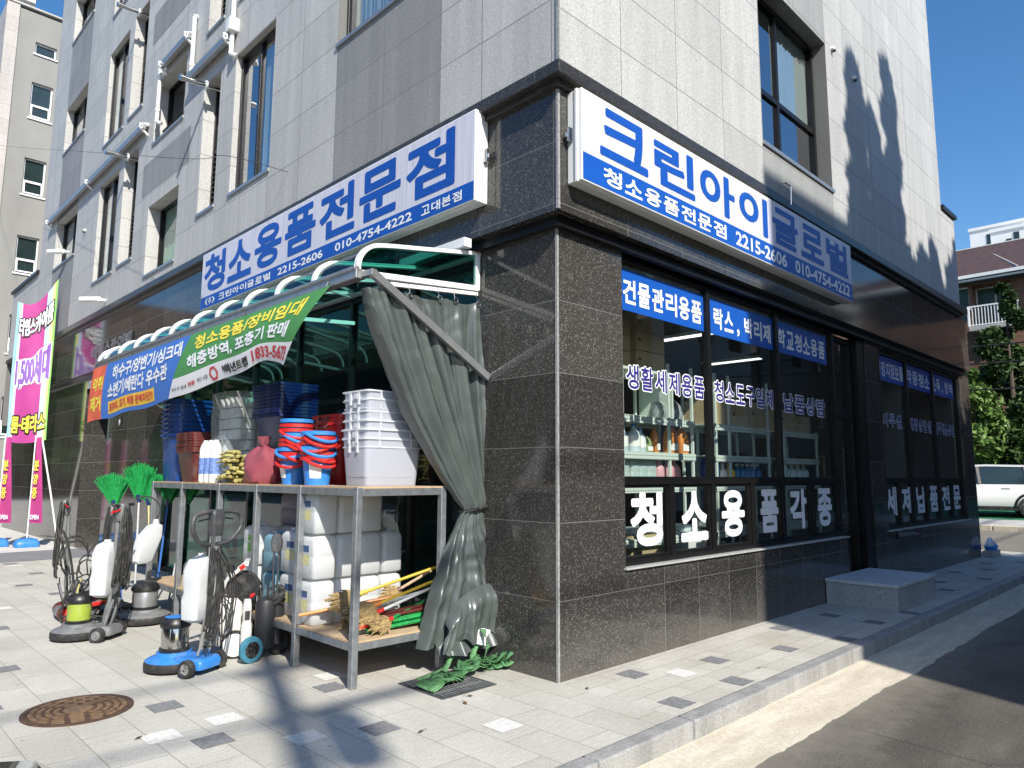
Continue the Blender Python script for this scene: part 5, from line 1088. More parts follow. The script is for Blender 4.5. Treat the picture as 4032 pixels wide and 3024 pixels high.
for x0, x1, ps, nm in RK_: angle_rack(f'pale angle-steel rack, {nm} from the corner pillar, behind the shop window', x0, x1, .55, .45, (Z2, Z1, Z0, .95), 2.25 if nm == 'third' else 2.85, ps)
M['spray'] = mat('pale blue white bottle', (.50, .58, .62), .35, 0, .1, 10); M['pinkb'] = mat('pink bottle', (.60, .32, .34), .4, 0, .1, 10); M['greenb'] = mat('green pouch', (.25, .34, .14), .5, 0, .2, 20); M['blueb'] = mat('blue bottle', (.05, .18, .40), .35, 0, .15, 10)
for i, (x, r, h) in enumerate(((1.74, .055, .27), (1.93, .075, .30), (2.05, .06, .26))): bottle('spray_bottle', (x, .64, Z1), f'pale blue white bottle, {ORD[i]} from the pillar on the upper shelf', r, h, M['spray'], M['lblue'] if i else M['white'], 'bottles on the upper window shelf', wrap=M['paper'], shoulder=.6)
def pouch(x, z, w, h, m, label, nm='refill_pouch'):
    root = thing(nm, label, 'pouch', (x, .66, z)); mb = MB(); mb.loft([rrect(w*a, .10*b, .02*b+.004, zz) for a, b, zz in ((.95, 1, 0), (1, 1.1, h*.3), (.95, .8, h*.75), (.86, .1, h*.96), (.84, .08, h))]); mb.build('bag', m, root, angle=50); mb = MB(); mb.quad((-w*.4, -.0585, h*.12), (w*.4, -.0585, h*.12), (w*.4, -.058, h*.38), (-w*.4, -.058, h*.38)); mb.build('paper_label', M['paper'], root)
pouch(2.18, Z1, .12, .18, M['greenb'], 'squat green pouch beside the pale bottles'); pouch(2.34, Z1, .07, .27, M['orange'], 'narrow orange bottle-shaped pouch left of the rack post'); pouch(2.66, Z1, .20, .30, M['orange'], 'wide orange pouch just right of the rack post'); pouch(2.90, Z1, .17, .30, M['orange'], 'orange pouch at the end of the upper shelf')
for i, x in enumerate((1.76, 1.95, 2.10, 2.25)): jerry((x, .72, Z0), f'pale grey green canister, {ORD[i]} from the pillar on the lower window shelf', mat('canister %d' % i, (.42, .52, .50), .4), w=.17, d=.2, h=.29, group='canisters on the lower window shelf')
for i, x in enumerate((2.40, 2.60, 2.72)): bottle('rinse_bottle', (x, .66, Z0), f'pink rinse bottle, {ORD[i]} from the left on the lower window shelf', .07, .30, M['pinkb'], M['white'], 'pink bottles', shoulder=.6)
nest_bin('small_bin', .20, .2, .30, .02, M['navy'], 'royal blue box at the left end of the second rack', 'box', (3.58, .70, Z0))
bottle('rinse_bottle', (3.80, .66, Z0), 'white bottle beside the royal blue box', .06, .26, M['white'], M['white'], shoulder=.55); bottle('rinse_bottle', (3.98, .66, Z0), 'yellow bottle right of the second rack post', .07, .27, M['yellow'], M['yellow'], shoulder=.55)
for i, x in enumerate((4.2, 4.34, 4.48, 4.62, 4.76)): bottle('rinse_bottle', (x, .68, Z0), f'dark blue bottle in shade, {ORD[i]} from the yellow one', .055, .26, M['blueb'], M['white'], 'dark blue bottles', shoulder=.6)
for i, x in enumerate((5.45, 5.60, 5.80, 6.0, 6.2)): bottle('rinse_bottle', (x, .68, Z0), f'pale bottle in shade, {ORD[i]} from the left on the third rack', .075, .28, M['spray'], M['white'], 'pale bottles on the third rack', shoulder=.6)
def carton(x, y, z, w, d, h, label, rz=0):
    root = thing('cardboard_box', label, 'box', (x, y, z), rz, 'cartons stacked behind the first shop window')
    mb = MB(); mb.box(-w/2, -d/2, .002, w/2, d/2, h); mb.build('carton', M['card'], root, bevel=.004); mb = MB(); mb.box(-w/2+.0, -.03, h+.0005, w/2, .03, h+.0015); mb.quad((-w/2+.03, -d/2-.0015, h*.5), (-w/2+.09, -d/2-.0015, h*.5), (-w/2+.09, -d/2-.0015, h*.62), (-w/2+.03, -d/2-.0015, h*.62)); mb.build('print', M['dred'], root)
root = thing('high_shelf', 'white board shelf carrying the cartons above the first rack', 'shelf', (2.05, .80, 2.74)); MB().box(-.55, -.25, -.03, .55, .25, 0).build('board', M['rackwhite'], root); MB().box(-.55, -.23, -.5, -.52, .22, -.03).build('support', M['rackwhite'], root); MB().box(.52, -.23, -.5, .55, .22, -.03).build('support', M['rackwhite'], root)
for i in range(3): carton(1.66, .78, 2.745+.165*i, .30, .40, .160, f'small brown carton next the pillar, {("lowest", "middle", "top")[i]} of three')
for i in range(3): carton(2.22, .80, 2.745+.21*i, .54, .40, .205, f'wide brown carton behind the first pane, {("lowest", "middle", "top")[i]} of three')
for i, (x, w, h, lab) in enumerate(((3.7, .42, .30, 'brown carton on top of the second rack, leftmost'), (4.2, .46, .26, 'brown carton on top of the second rack, middle'), (4.66, .38, .34, 'brown carton on top of the second rack, rightmost'), (5.6, .5, .30, 'brown carton on top of the third rack, left'), (6.12, .44, .24, 'brown carton on top of the third rack, right'))): carton(x, .80, Z2+.005, w, .40, h, lab)
root = thing('rag_bundle', 'wrapped grey and white bundle on top of the first rack', 'bundle', (2.72, .75, Z2+.02)); mb = MB(); mb.loft([[Vector((math.cos(a)*.20*s, math.sin(a)*.16*s, z)) for a in [R(k*24) for k in range(15)]] for s, z in ((1, 0), (1.1, .06), (.95, .16), (.6, .22), (.2, .25))]); mb.build('cloth', mat('grey rag', (.30, .33, .33), .8, 0, .6, 14), root)
M['tube'] = emit('lit lamp diffuser', (1, 1, .96), 1.1)
for i, (x, y) in enumerate(((4.5, 1.55), (4.5, 3.4), (2.4, 2.6), (7.0, 2.2), (7.0, 4.4), (3.2, 5.4))):
    root = thing('ceiling_lamp', ('slim white ceiling lamp seen through the left shop pane', 'slim white ceiling lamp deep behind the middle pane', 'slim white ceiling lamp above the shelf aisle', 'slim white ceiling lamp behind the third pane', 'slim white ceiling lamp near the back wall', 'slim white ceiling lamp over the left glazing')[i], 'lamp', (x, y, 3.60), 0, 'ceiling lamps in the shop'); MB().box(-.07, -.55, -.02, .07, .55, .03).build('housing', M['white'], root); MB().box(-.055, -.53, -.035, .055, .53, -.021).build('diffuser', M['tube'], root)
for i, (x, y, w, m) in enumerate(((1.25, .75, .5, 'navy'), (2.1, .8, .55, 'card'), (2.95, .7, .45, 'white'), (3.8, .8, .5, 'dgrey'))):
    root = thing('floor_box', (f'blue crate on the floor behind the first lower pane', 'brown carton behind the second lower pane', 'white box behind the third lower pane', 'grey box behind the fourth lower pane')[i], 'box', (x, y, .03)); mb = MB(); mb.loft([rrect(w*a, .4*a, .03, z) for a, z in ((.92, 0), (1, .9), (1.02, .92), (1.02, .95))]); mb.build('body', M[m], root); MB().box(-w*.3, -.1, .955, w*.25, .1, 1.02).build('contents', M['spray'], root)
# ---------------------------------------------------------------- left end: tall banner, feather flags, neighbour block
TB = Vector((-.72, 15.9, 2.3)); root = thing('vertical_banner', 'tall magenta and rainbow banner with outlined lettering tied to the far facade', 'banner', TB)
def TF(u, v, l=0.):
    x = -1.08+.70*u+.03*(1-v); y = 16.15-.45*u; s = math.sin(math.pi*u)
    z = 2.32 + (5.62-2.32)*v + .05*u*(1-v) + .62*u*v - .30*s*v*v - .06*s*(1-v)
    o = .03*math.sin(u*7+v*4)+.02*math.sin(u*3-v*9)
    return tuple(Vector((x-l*.54, y-l*.84+o, z))-TB)
cols = [((.30, .50, .62), 0, .08), ((.60, .66, .75), .08, .14), ((.44, .05, .25), .14, .76), ((.45, .62, .80), .76, .88), ((.85, .72, .30), .88, .95), ((.25, .55, .12), .95, 1.0)]
for i, (c, a, b) in enumerate(cols): MB().grid(12, 20, lambda s, t: TF(a+(b-a)*s, t)).build('cloth', mat('banner stripe %d' % i, c, .7, 0, .12, 2), root)
for s, v0, v1, m1, b in (("타임스카이룸", .74, .90, 'letter_white', .05), ("1,500세대", .36, .62, 'letter_white', .05), ("룸·테라스", .05, .19, 'b_yel', .05)):
    lt = MB(); text(lt, s, TF, .08, v0, .97, v1, bold=.055, asp=4.2, lift=.012); lt.build('lettering_outline', M['black' if v0 != .36 else 'letter_white'], root); lt = MB(); text(lt, s, TF, .10, v0+.012, .95, v1-.012, bold=.012, asp=4.2, lift=.02); lt.build('lettering', M[m1] if v0 != .36 else mat('violet letters', (.25, .12, .45), .6), root)
o = tag(MB().tube([(-.42, 15.7, 2.35), (-.22, 15.5, 1.2), (-.03, 15.3, .0)], .02, 8).build('guy_pole', M['white'], None, origin=(-.03, 15.3, 0)), 'thin white pole slanting down from the tall banner to the ground', 'pole')
def flag(label, x, y):
    root = thing('feather_flag', label, 'flag', (x, y, 0), 0, 'pink feather flags on blue bases')
    mb = MB(); mb.loft([rrect(.46*a, .36*b, .08, z) for a, b, z in ((.96, .96, 0), (1, 1, .03), (1, 1, .10), (.8, .7, .17), (.3, .3, .20))], 0, True); mb.build('water_base', M['blue_paint'], root, angle=50)
    mb = MB(); mb.tube([(0, 0, .2), (0, 0, 2.42)], .014, 8); mb.build('pole', M['white'], root)
    MB().grid(4, 16, lambda s, t: (.015+(.17-.10*t)*s, -(.02+(.34-.2*t)*s)+.03*math.sin(t*6+s*3), .52+1.86*t)).build('cloth', M['pink'], root)
    lt = MB(); FF = lambda u, v, l: (.015+u*.45-l*.8, -.02-u*.85-l*.5, v)
    for i, ch in enumerate("분양중"): text(lt, ch, FF, .05, 1.65-i*.30, .20, 1.88-i*.30, bold=.02, lift=.05)
    lt.build('lettering', M['b_yel'], root); lt = MB(); text(lt, "OPEN", FF, .05, .60, .32, .70, bold=.02, lift=.05); lt.build('lettering', M['letter_white'], root)
flag('pink feather flag on blue base nearest the glossy wall', -.74, 14.75); flag('pink feather flag on blue base second from the glossy wall', -1.22, 15.2); flag('pink feather flag cut by the left picture edge', -1.62, 15.0)
NB = thing('neighbour_block', 'beige rendered block with white windows beyond the left end of the shop building', 'building', (-.52, 27, 0)); o0 = Vector((-.52, 27, 0))
def NL(x, y, z): return (x+.52, y-27, z)
M['render'] = mat('beige render', (.27, .265, .25), .9, 0, .12, .8, .1, stretch=(1, 1, .5)); M['quoin'] = granite('pinkish cladding', (.42, .38, .35), (.56, .52, .49), 'X', 40, 97, 0, .58, grain=20, jcol=(.25, .22, .2))
wins = [(.47, 1.17, 14.88-3.0*k, 16.30-3.0*k) for k in range(5)] + [(.47, 1.17, 17.45, 17.92), (3.0, 4.2, 14.9, 16.3), (3.0, 4.2, 11.9, 13.3)]
mb = MB(); holed(mb, lambda u, v, w: NL(u, 27+w, v), -.12, 8, 0, 19.05, [(a, b, c, d, .16) for a, b, c, d in wins], .16); mb.quad(NL(8, 27, 0), NL(8, 36, 0), NL(8, 36, 19.05), NL(8, 27, 19.05)); mb.quad(NL(-.52, 27, 19.05), NL(8, 27, 19.05), NL(8, 36, 19.05), NL(-.52, 36, 19.05)); mb.build('wall', M['render'], NB)
mb = MB(); mb.box(*NL(-.52, 26.94, 0), *NL(-.12, 36, 19.15)); mb.build('quoin', M['quoin'], NB)
mb = MB(); mb.box(*NL(-.55, 26.9, 19.15), *NL(8, 27.2, 19.22)); mb.build('coping', M['concrete'], NB)
for a, b, c, d in wins:
    mb = MB(); f = .05; y0, y1 = 27.10, 27.17
    mb.box(*NL(a, y0, c), *NL(a+f, y1, d)); mb.box(*NL(b-f, y0, c), *NL(b, y1, d)); mb.box(*NL(a+f, y0, c), *NL(b-f, y1, c+f)); mb.box(*NL(a+f, y0, d-f), *NL(b-f, y1, d))
    if d-c > 1: mb.box(*NL(a+f, y0-.01, c+.50), *NL(b-f, y1, c+.58)); mb.bar(NL(a+f, 27.03, c+.08), NL(b-f, 27.03, c+.08), .05, .05); mb.bar(NL(a+.07, 27.03, c+.08), NL(a+.07, 27.1, c+.5), .05, .05); mb.bar(NL(b-.07, 27.03, c+.08), NL(b-.07, 27.1, c+.5), .05, .05)
    w = mb.build('window', M['alu_white'], NB); MB().quad(NL(a+f, 27.14, c+f), NL(b-f, 27.14, c+f), NL(b-f, 27.14, d-f), NL(a+f, 27.14, d-f)).build('pane', M['darkpane'] if 'darkpane' in M else M.setdefault('darkpane', mat('dark window pane', (.02, .035, .035), .08, 0, .2, 2, spec=.8)), w); MB().box(*NL(a-.05, 26.95, c-.06), *NL(b+.05, 27.1, c-.002)).build('sill', M['alu_white'], w)
root = thing('rooftop_unit', 'white air unit on legs on the beige block roof', 'air unit', (.05, 27.6, 19.1)); mb = MB(); mb.box(-.3, -.3, .5, .35, .3, 1.25); mb.build('case', M['white'], root, bevel=.02); mb = MB(); [mb.bar((a, b, 0), (a, b, .5), .05, .05) for a in (-.25, .3) for b in (-.25, .25)]; mb.build('stand', M['dgrey'], root)
# ---------------------------------------------------------------- right end: brick house, tree, white flats, cars
BH = thing('brick_house', 'brown brick low-rise with dark shingle roof and balcony behind the tree', 'building', (32, 0, 0)); zb = zr(32)-.4
m, nt, N, L, b = nmat('brown brick'); v = coords(nt); sx = N.new("ShaderNodeSeparateXYZ"); L.new(v, sx.inputs[0]); cb = N.new("ShaderNodeCombineXYZ"); L.new(sx.outputs[1], cb.inputs[0]); L.new(sx.outputs[2], cb.inputs[1])
br = N.new("ShaderNodeTexBrick"); L.new(cb.outputs[0], br.inputs[0]); br.inputs["Scale"].default_value = 1; br.inputs["Brick Width"].default_value = .2; br.inputs["Row Height"].default_value = .067; br.inputs["Mortar Size"].default_value = .005
br.inputs["Color1"].default_value = (.13, .062, .036, 1); br.inputs["Color2"].default_value = (.20, .10, .058, 1); br.inputs["Mortar"].default_value = (.24, .18, .14, 1)
L.new(mixc(nt, 1., br.outputs[0], ramp(nt, noise(nt, v, .6, 4), .3, .7, (.75,)*3, (1.15,)*3), 'MULTIPLY'), b.inputs["Base Color"]); b.inputs["Roughness"].default_value = .9; M['brick'] = m
M['shingle'] = mat('dark red shingle', (.062, .034, .032), .85, 0, .35, 5, .3, stretch=(1, 1, 2)); M['soff'] = mat('dark eaves', (.05, .05, .05), .8)
mb = MB(); holes = [(4.0, 4.95, 8.45, 10.1, .3), (2.4, 3.9, 8.2, 10.1, .9), (-2, -.6, 8.4, 10.0, .2), (2.75, 3.35, 6.5, 7.25, .15), (2.6, 3.9, 5.1, 6.3, .2), (.2, 1.4, 5.1, 6.3, .2), (4.25, 4.9, 5.3, 6.3, .2), (2.6, 3.9, 1.9, 3.2, .2)]
holed(mb, lambda u, v, w: (w, u, v), -9, 11, zb, 10.2, holes, .3); mb.quad((0, -9, zb), (9, -9, zb), (9, -9, 10.2), (0, -9, 10.2)); mb.quad((0, 11, zb), (9, 11, zb), (9, 11, 10.2), (0, 11, 10.2)); mb.build('wall', M['brick'], BH)
for h in holes:
    mb = MB(); f = .06; x = h[4]-.02; mb.box(x-.05, h[0], h[2], x+.02, h[0]+f, h[3]); mb.box(x-.05, h[1]-f, h[2], x+.02, h[1], h[3]); mb.box(x-.05, h[0], h[3]-f, x+.02, h[1], h[3]); mb.box(x-.05, h[0], h[2], x+.02, h[1], h[2]+f); mb.box(x-.05, (h[0]+h[1])/2-.03, h[2], x+.021, (h[0]+h[1])/2+.03, h[3]); w = mb.build('window', M['alu_white'], BH); MB().quad((x, h[0], h[2]), (x, h[1], h[2]), (x, h[1], h[3]), (x, h[0], h[3])).build('pane', M['tealpane'] if 'tealpane' in M else M.setdefault('tealpane', mat('teal window pane', (.06, .13, .12), .1, 0, .3, 1)), w)
mb = MB(); mb.add([(-.7, -9.7, 10.42), (-.7, 11.7, 10.42), (9.7, 11.7, 10.42), (9.7, -9.7, 10.42), (4.5, -5, 13.0), (4.5, 7, 13.0)], [(0, 1, 5, 4), (1, 2, 5), (2, 3, 4, 5), (3, 0, 4)]); rf = mb.build('roof', M['shingle'], BH); mb = MB(); mb.tube([(-.7, -9.7, 10.45), (4.5, -5, 13.02)], .06, 6); mb.tube([(-.68, 2.0, 10.44), (3.0, 3.6, 12.2)], .05, 6); mb.tube([(4.5, -5, 13.02), (4.5, 7, 13.02)], .06, 6); mb.build('ridge_cap', M['quoin'], rf)
mb = MB(); mb.box(-.72, -9.7, 10.28, -.62, 11.7, 10.42); mb.box(-.62, -9.6, 10.16, -.5, 11.6, 10.24); mb.build('eaves_gutter', M['alu_white'], BH); mb = MB(); mb.box(-.5, -9.6, 10.14, .0, 11.6, 10.3); mb.build('eaves', M['soff'], BH)
mb = MB(); mb.box(-.55, 2.1, 7.95, .0, 3.95, 8.15); bl = mb.build('balcony_slab', M['concrete'], BH); mb = MB()
for k in range(16): y = 2.15+k*.118; mb.bar((-.5, y, 8.15), (-.5, y, 9.0), .03, .03)
mb.bar((-.5, 2.1, 9.02), (-.5, 3.98, 9.02), .06, .06); mb.bar((-.5, 2.1, 8.2), (-.5, 3.98, 8.2), .04, .04); mb.bar((-.5, 3.95, 9.0), (0, 3.95, 9.0), .05, .05); mb.bar((-.5, 3.95, 8.15), (-.5, 3.95, 9.05), .07, .07); mb.build('railing', M['alu_white'], BH)
mb = MB(); mb.lathe([(.14, 0), (.22, .02), (.1, .2), (.02, .22)], (-.12, 3.1, 7.28), 14); mb.build('lamp_hood', M['white'], BH)
M['leaf'] = mat('dark foliage', (.045, .085, .022), .55, 0, .5, 1.4, spec=.3); M['leaf2'] = mat('bright foliage', (.11, .19, .04), .5, 0, .5, 2.2, spec=.3); M['bark'] = mat('bark', (.09, .065, .045), .9, 0, .3, 12, .4)
def tree(name, label, loc, h, r0, trunk_h, nleaf, seed, m=M['leaf'], shape='cone', leaf=.09, lumps=26, group=None):
    rg = random.Random(seed); root = thing(name, label, 'tree', loc, 0, group)
    mb = MB(); mb.tube([(0, 0, 0), (.06, .03, h*.4), (0, 0, h*.92)], [.05+h*.014, .03+h*.009, .015], 9); L_ = []
    for k in range(lumps):
        z = trunk_h + (h-trunk_h)*((k+.5)/lumps); t = (z-trunk_h)/(h-trunk_h); rr = r0*((1-t)**.75+.04) if shape == 'cone' else r0*(math.sin(math.pi*min(1, t*.92+.08))**.6)
        a = rg.uniform(0, 6.28); d = rr*rg.uniform(.35, .85); c = Vector((math.cos(a)*d, math.sin(a)*d, z)); L_.append((c, max(.18, rr*rg.uniform(.38, .62)))); mb.tube([(0, 0, z-.25*d), c*.6+Vector((0, 0, (z-.1*d)*.4)), c], [.035, .022, .01], 5)
    mb.build('trunk', M['bark'], root)
    mb = MB()
    for k in range(nleaf):
        c, rr = rg.choice(L_); v_ = Vector((rg.gauss(0, 1), rg.gauss(0, 1), rg.gauss(0, .75)))
        if v_.length < 1e-3: continue
        p = c + v_.normalized()*rr*rg.random()**.4; n = Vector((rg.gauss(0, 1), rg.gauss(0, 1), rg.gauss(.5, 1))).normalized(); a = n.orthogonal().normalized(); q = n.cross(a); s = leaf*rg.uniform(.6, 1.3)
        ang_ = rg.uniform(0, 6.28); a, q = a*math.cos(ang_)+q*math.sin(ang_), q*math.cos(ang_)-a*math.sin(ang_)
        mb.add([p-a*s, p-q*s*.45+n*s*.1, p+a*s, p+q*s*.45+n*s*.1], [(0, 1, 2, 3)])
    mb.build('crown', m, root); return root
tree('roadside_tree', 'tall dark green tree in front of the brick house', (28.6, 2.05, zr(28)), 8.6, 1.95, 1.2, 14000, 5, leaf=.16)
tree('roadside_tree', 'lower bright-leaved tree left of the tall dark one', (27.2, 3.05, zr(27)), 5.2, 1.05, 1.3, 3600, 9, M['leaf2'], 'round', .13, 18)
tree('roadside_tree', 'dense hedge tree behind the white car', (29.5, 3.6, zr(29)), 3.8, 1.4, .3, 4500, 14, M['leaf'], 'round', .13, 20)
def flats(label, x, y0, y1, z1, wins, depth=14, curve=0):
    root = thing('white_flats', label, 'building', (x, (y0+y1)/2, 0), 0); yc = (y0+y1)/2
    MB().box(0, y0-yc, 0, depth, y1-yc, z1).build('wall', M['flatwhite'], root)
    MB().box(-.15, y0-yc-.1, z1, depth, y1-yc+.1, z1+.35).build('parapet', M['flatwhite'], root)
    for a, b, c, d in wins: MB().box(-.06, a-yc, c, -.002, b-yc, d).build('window', M['darkpane'], root)
M['flatwhite'] = mat('white painted flats', (.72, .73, .72), .8, 0, .05, .2)
flats('tallest white flats block far behind the brick house', 92, 11.0, 16.4, 30.6, [(13.4, 14.7, 28.6, 29.9), (13.4, 14.7, 25.5, 26.8)]); flats('white flats block with small windows at the right edge', 86, 6.0, 13.2, 28.2, [(12.2, 12.7, 26.0, 26.9), (11.3, 11.8, 26.3, 27.2), (10.6, 11.1, 27.0, 27.8), (8.6, 9.4, 26, 27.2), (8.6, 9.4, 23, 24.2)]); flats('low white flats wing nearest the shop building', 78, 12.2, 17, 24.2, [(13.8, 14.6, 22.2, 23.6), (12.4, 12.7, 22.8, 24.0)])
# ---------------------------------------------------------------- cars
def car(name, label, loc, rz, paint, L_=4.7, W=1.86, H=1.68, suv=True, hood=1.02):
    root = thing(name, label, 'car', loc, rz)   # local +X is forward, origin on the ground under the middle
    def ring(x, hw, zl, zb, zt, tw):  # rounded section
        pts = [(-hw*.86, zl), (-hw*.98, zl+.10), (-hw, (zl+zb)/2), (-hw*.985, zb-.08), (-hw*.95, zb), (-tw, zt-.03), (-tw*.86, zt)]
        pts = pts + [(-a, b) for a, b in pts[::-1]]
        return [Vector((x, a, b)) for a, b in pts]
    h = L_/2; hw = W/2; st = [(-h, .72, .42, .78, .86, .62), (-h+.06, .86, .30, .92, 1.0, .74), (-h+.35, .97, .24, hood-.02, hood+.02, .80), (-h+1.0, 1, .22, hood, hood+.03, .80), (0, 1, .22, hood, hood+.03, .8), (h-1.45, 1, .22, hood-.02, hood+.02, .78), (h-.75, .97, .24, hood-.06, hood-.01, .74), (h-.22, .86, .28, hood-.17, hood-.10, .66), (h-.04, .70, .36, hood-.28, hood-.22, .52), (h, .58, .42, hood-.36, hood-.30, .45)]
    mb = MB(); mb.loft([ring(x, hw*a, zl, zb_, zt, hw*tw) for x, a, zl, zb_, zt, tw in st], 0, True); mb.build('body', paint, root, angle=50)
    gh = [(-h+.18, .62, hood+.0, hood+.02), (-h+.42, .66, hood, H-.16), (-h+.8, .64, hood, H-.03), (-.3, .66, hood, H), (h-2.0, .64, hood, H-.03), (h-2.35+1.0, .62, hood, hood+.05)]
    def cab(x, a, z0, z1, e=0):
        b = hw*(.93+e); t = hw*a/.66*.76; return [Vector((x, y, z)) for y, z in ((-b, z0), (-(b+t)/2-.02, (z0+z1)/2), (-t-e, z1-.05), (-t*.8, z1), (t*.8, z1), (t+e, z1-.05), ((b+t)/2+.02, (z0+z1)/2), (b, z0))]
    mb = MB(); mb.loft([cab(*g) for g in gh], 0, True); mb.build('windows', M['darkpane'], root, angle=40)
    mb = MB(); mb.loft([[Vector((x, y, z+.012)) for y, z in ((-hw*a/.66*.79, z1-.06), (-hw*a/.66*.62, z1+.006), (hw*a/.66*.62, z1+.006), (hw*a/.66*.79, z1-.06))] for x, a, z0, z1 in gh[1:5]], 0, True, False, False); mb.build('roof', paint, root, angle=60)
    mb = MB()
    for s in (-1, 1):
        for xx in (-h+.95, -.1): mb.bar((xx, s*hw*.955, hood), (xx+.04, s*hw*.77, H-.06), .09, .03, up=(0, 0, 1))
        mb.tube([(h-1.38, s*hw*.94, hood), (h-2.02, s*hw*.75, H-.05)], .035, 6); mb.tube([(-h+.42, s*hw*.93, hood), (-h+.60, s*hw*.77, H-.12)], .07, 6)
    mb.build('pillars', M['black'], root)
    for s in (-1, 1):
        for xx in (-h+.92, h-.90):
            w = wheel(root, (xx, s*(hw-.10), .35), .35, .22, M['rubber'], M['black'], (0, 1, 0)); mb = MB()
            for k in range(5): a = R(72*k+20); mb.bar((xx, s*(hw+.012), .35), (xx+.22*math.cos(a), s*(hw+.006), .35+.22*math.sin(a)), .06, .02, up=(0, 1, 0))
            mb.tube([(xx+.23*math.cos(R(k*18)), s*(hw+.004), .35+.23*math.sin(R(k*18))) for k in range(21)], .014, 5); mb.build('rim', M['alu_grey'], w)
            mb = MB(); mb.tube([(xx+.40*math.cos(R(k*12)), s*(hw-.015), .36+.40*math.sin(R(k*12))) for k in range(16)], .045, 6); mb.build('wheel_arch', M['black'], root)
        mb = MB(); mb.bar((-.9, s*hw*.985, hood-.13), (-.68, s*hw*.985, hood-.13), .03, .03); mb.bar((.35, s*hw*.985, hood-.13), (.57, s*hw*.985, hood-.13), .03, .03); mb.build('door_handle', M['chrome'], root)
        mb = MB(); mb.box(-h+.5, s*hw*.93, .24, h-.5, s*hw*.99, .36); mb.build('sill_trim', M['black'], root)
        mb = MB(); mb.loft([[Vector((h-.30+.2*i, s*hw*(.80-.16*i)+y*.5, hood-.24-.05*i+z)) for y, z in ((-.12, -.05), (.12, -.04), (.10, .05), (-.10, .06))] for i in (0, 1)]); mb.build('headlight', M['chrome'], root)
        mb = MB(); mb.box(h-1.72, s*hw, hood+.02, h-1.55, s*(hw+.18), hood+.15); mb.build('mirror', paint, root, bevel=.03)
    mb = MB(); mb.box(h-.05, -.35, hood-.42, h+.015, .35, hood-.3); mb.build('grille', M['black'], root)
    return root
def paint(name, c):
    m, nt, N, L, b = nmat(name); b.inputs["Base Color"].default_value = (*c, 1); b.inputs["Roughness"].default_value = .25; b.inputs["Coat Weight"].default_value = 1; b.inputs["Coat Roughness"].default_value = .03; return m
car('parked_suv', 'white sport utility car parked beyond the shop corner', (21.3, 2.15, zr(23.2)), R(106), paint('white car paint', (.78, .78, .77)), H=1.70, hood=1.06).location = (24.1, 2.55, zr(24.1))
car('black_car', 'glossy black car whose front corner shows at the lower left', (-5.95, -2.11, -.125), 0, paint('black car paint', (.006, .006, .007)), hood=1.08, H=1.55)
# ---------------------------------------------------------------- across the street (behind the viewer): what casts the shade and fills the reflections
OB = thing('opposite_block', 'pale apartment block across the street whose shade falls on the shop', 'building', (-.2, -9.6, 0))
mb = MB(); wn_ = [(x, x+1.5, z, z+1.5, .15) for x in (.8, 3.2, 5.6) for z in (1.5, 4.4, 7.3, 10.2)]
holed(mb, lambda u, v, w: (u, -w, v), 0, 7.9, -.2, 13.3, wn_, .15); mb.box(0, -6.4, -.2, 7.9, -.2, 13.28); mb.build('wall', mat('pale beige render', (.42, .38, .32), .9, 0, .1, 1), OB)
for a, b, c, d, e in wn_:
    mb = MB(); mb.box(a, -.13, c, a+.06, -.08, d); mb.box(b-.06, -.13, c, b, -.08, d); mb.box(a, -.13, c, b, -.081, c+.06); mb.box(a, -.13, d-.06, b, -.081, d); mb.box((a+b)/2-.03, -.13, c, (a+b)/2+.03, -.081, d); w = mb.build('window', M['alu_white'], OB); MB().quad((a, -.12, c), (b, -.12, c), (b, -.12, d), (a, -.12, d)).build('pane', M['darkpane'], w)
for i, (x, w, h, c) in enumerate(((8.6, 9, 9.0, (.36, .22, .15)), (18.5, 8, 9.0, (.68, .67, .64)), (27.5, 10, 10.5, (.30, .30, .31)))):
    root = thing('street_house', ('brick house across the street east of the pale block', 'white house across the street farther east', 'grey house across the street at the far east end')[i], 'building', (x, -11.5, 0))
    wl = [(a, a+1.4, z, z+1.4, .15) for a in (.9, 3.4, 6.0) for z in (1.3, 4.2, 7.1)]
    mb = MB(); holed(mb, lambda u, v, w_: (u, -w_, v), 0, w, -.2, h, wl, .15); mb.box(0, -8, -.2, w, -.2, h-.02); mb.build('wall', mat('street house wall %d' % i, c, .9, 0, .1, 1), root); MB().box(-.2, -8, h, w+.2, .3, h+.3).build('roof', M['concrete'], root)
    for a, b, c_, d, e in wl: w_ = MB().box(a, -.14, c_, b, -.1, d).build('window', M['alu_white'], root); MB().quad((a+.07, -.098, c_+.07), (b-.07, -.098, c_+.07), (b-.07, -.098, d-.07), (a+.07, -.098, d-.07)).build('pane', M['darkpane'], w_)
for i, (x, h, r) in enumerate(((5.05, 15.4, 1.5), (4.2, 14.2, 1.7), (3.45, 14.8, 1.3))): tree('spire_tree', f'narrow tall conifer across the street, {("east", "middle", "west")[i]} one of three', (x+.0, -8.3, -.1), h, r, 2.2, 11000, 40+i, leaf=.24, lumps=70)
for i, (x, h, r) in enumerate(((6.7, 13.3, 1.7), (8.6, 13.5, 2.0))): tree('round_tree', f'round-crowned street tree across the street, {("west", "east")[i]} of two', (x, -8.8, -.1), h, r, 3.0, 8000, 50+i, shape='round', leaf=.18, lumps=30)
root = thing('utility_pole', 'concrete utility pole with transformers across the street', 'utility pole', (-6.97, -12.7, 0))
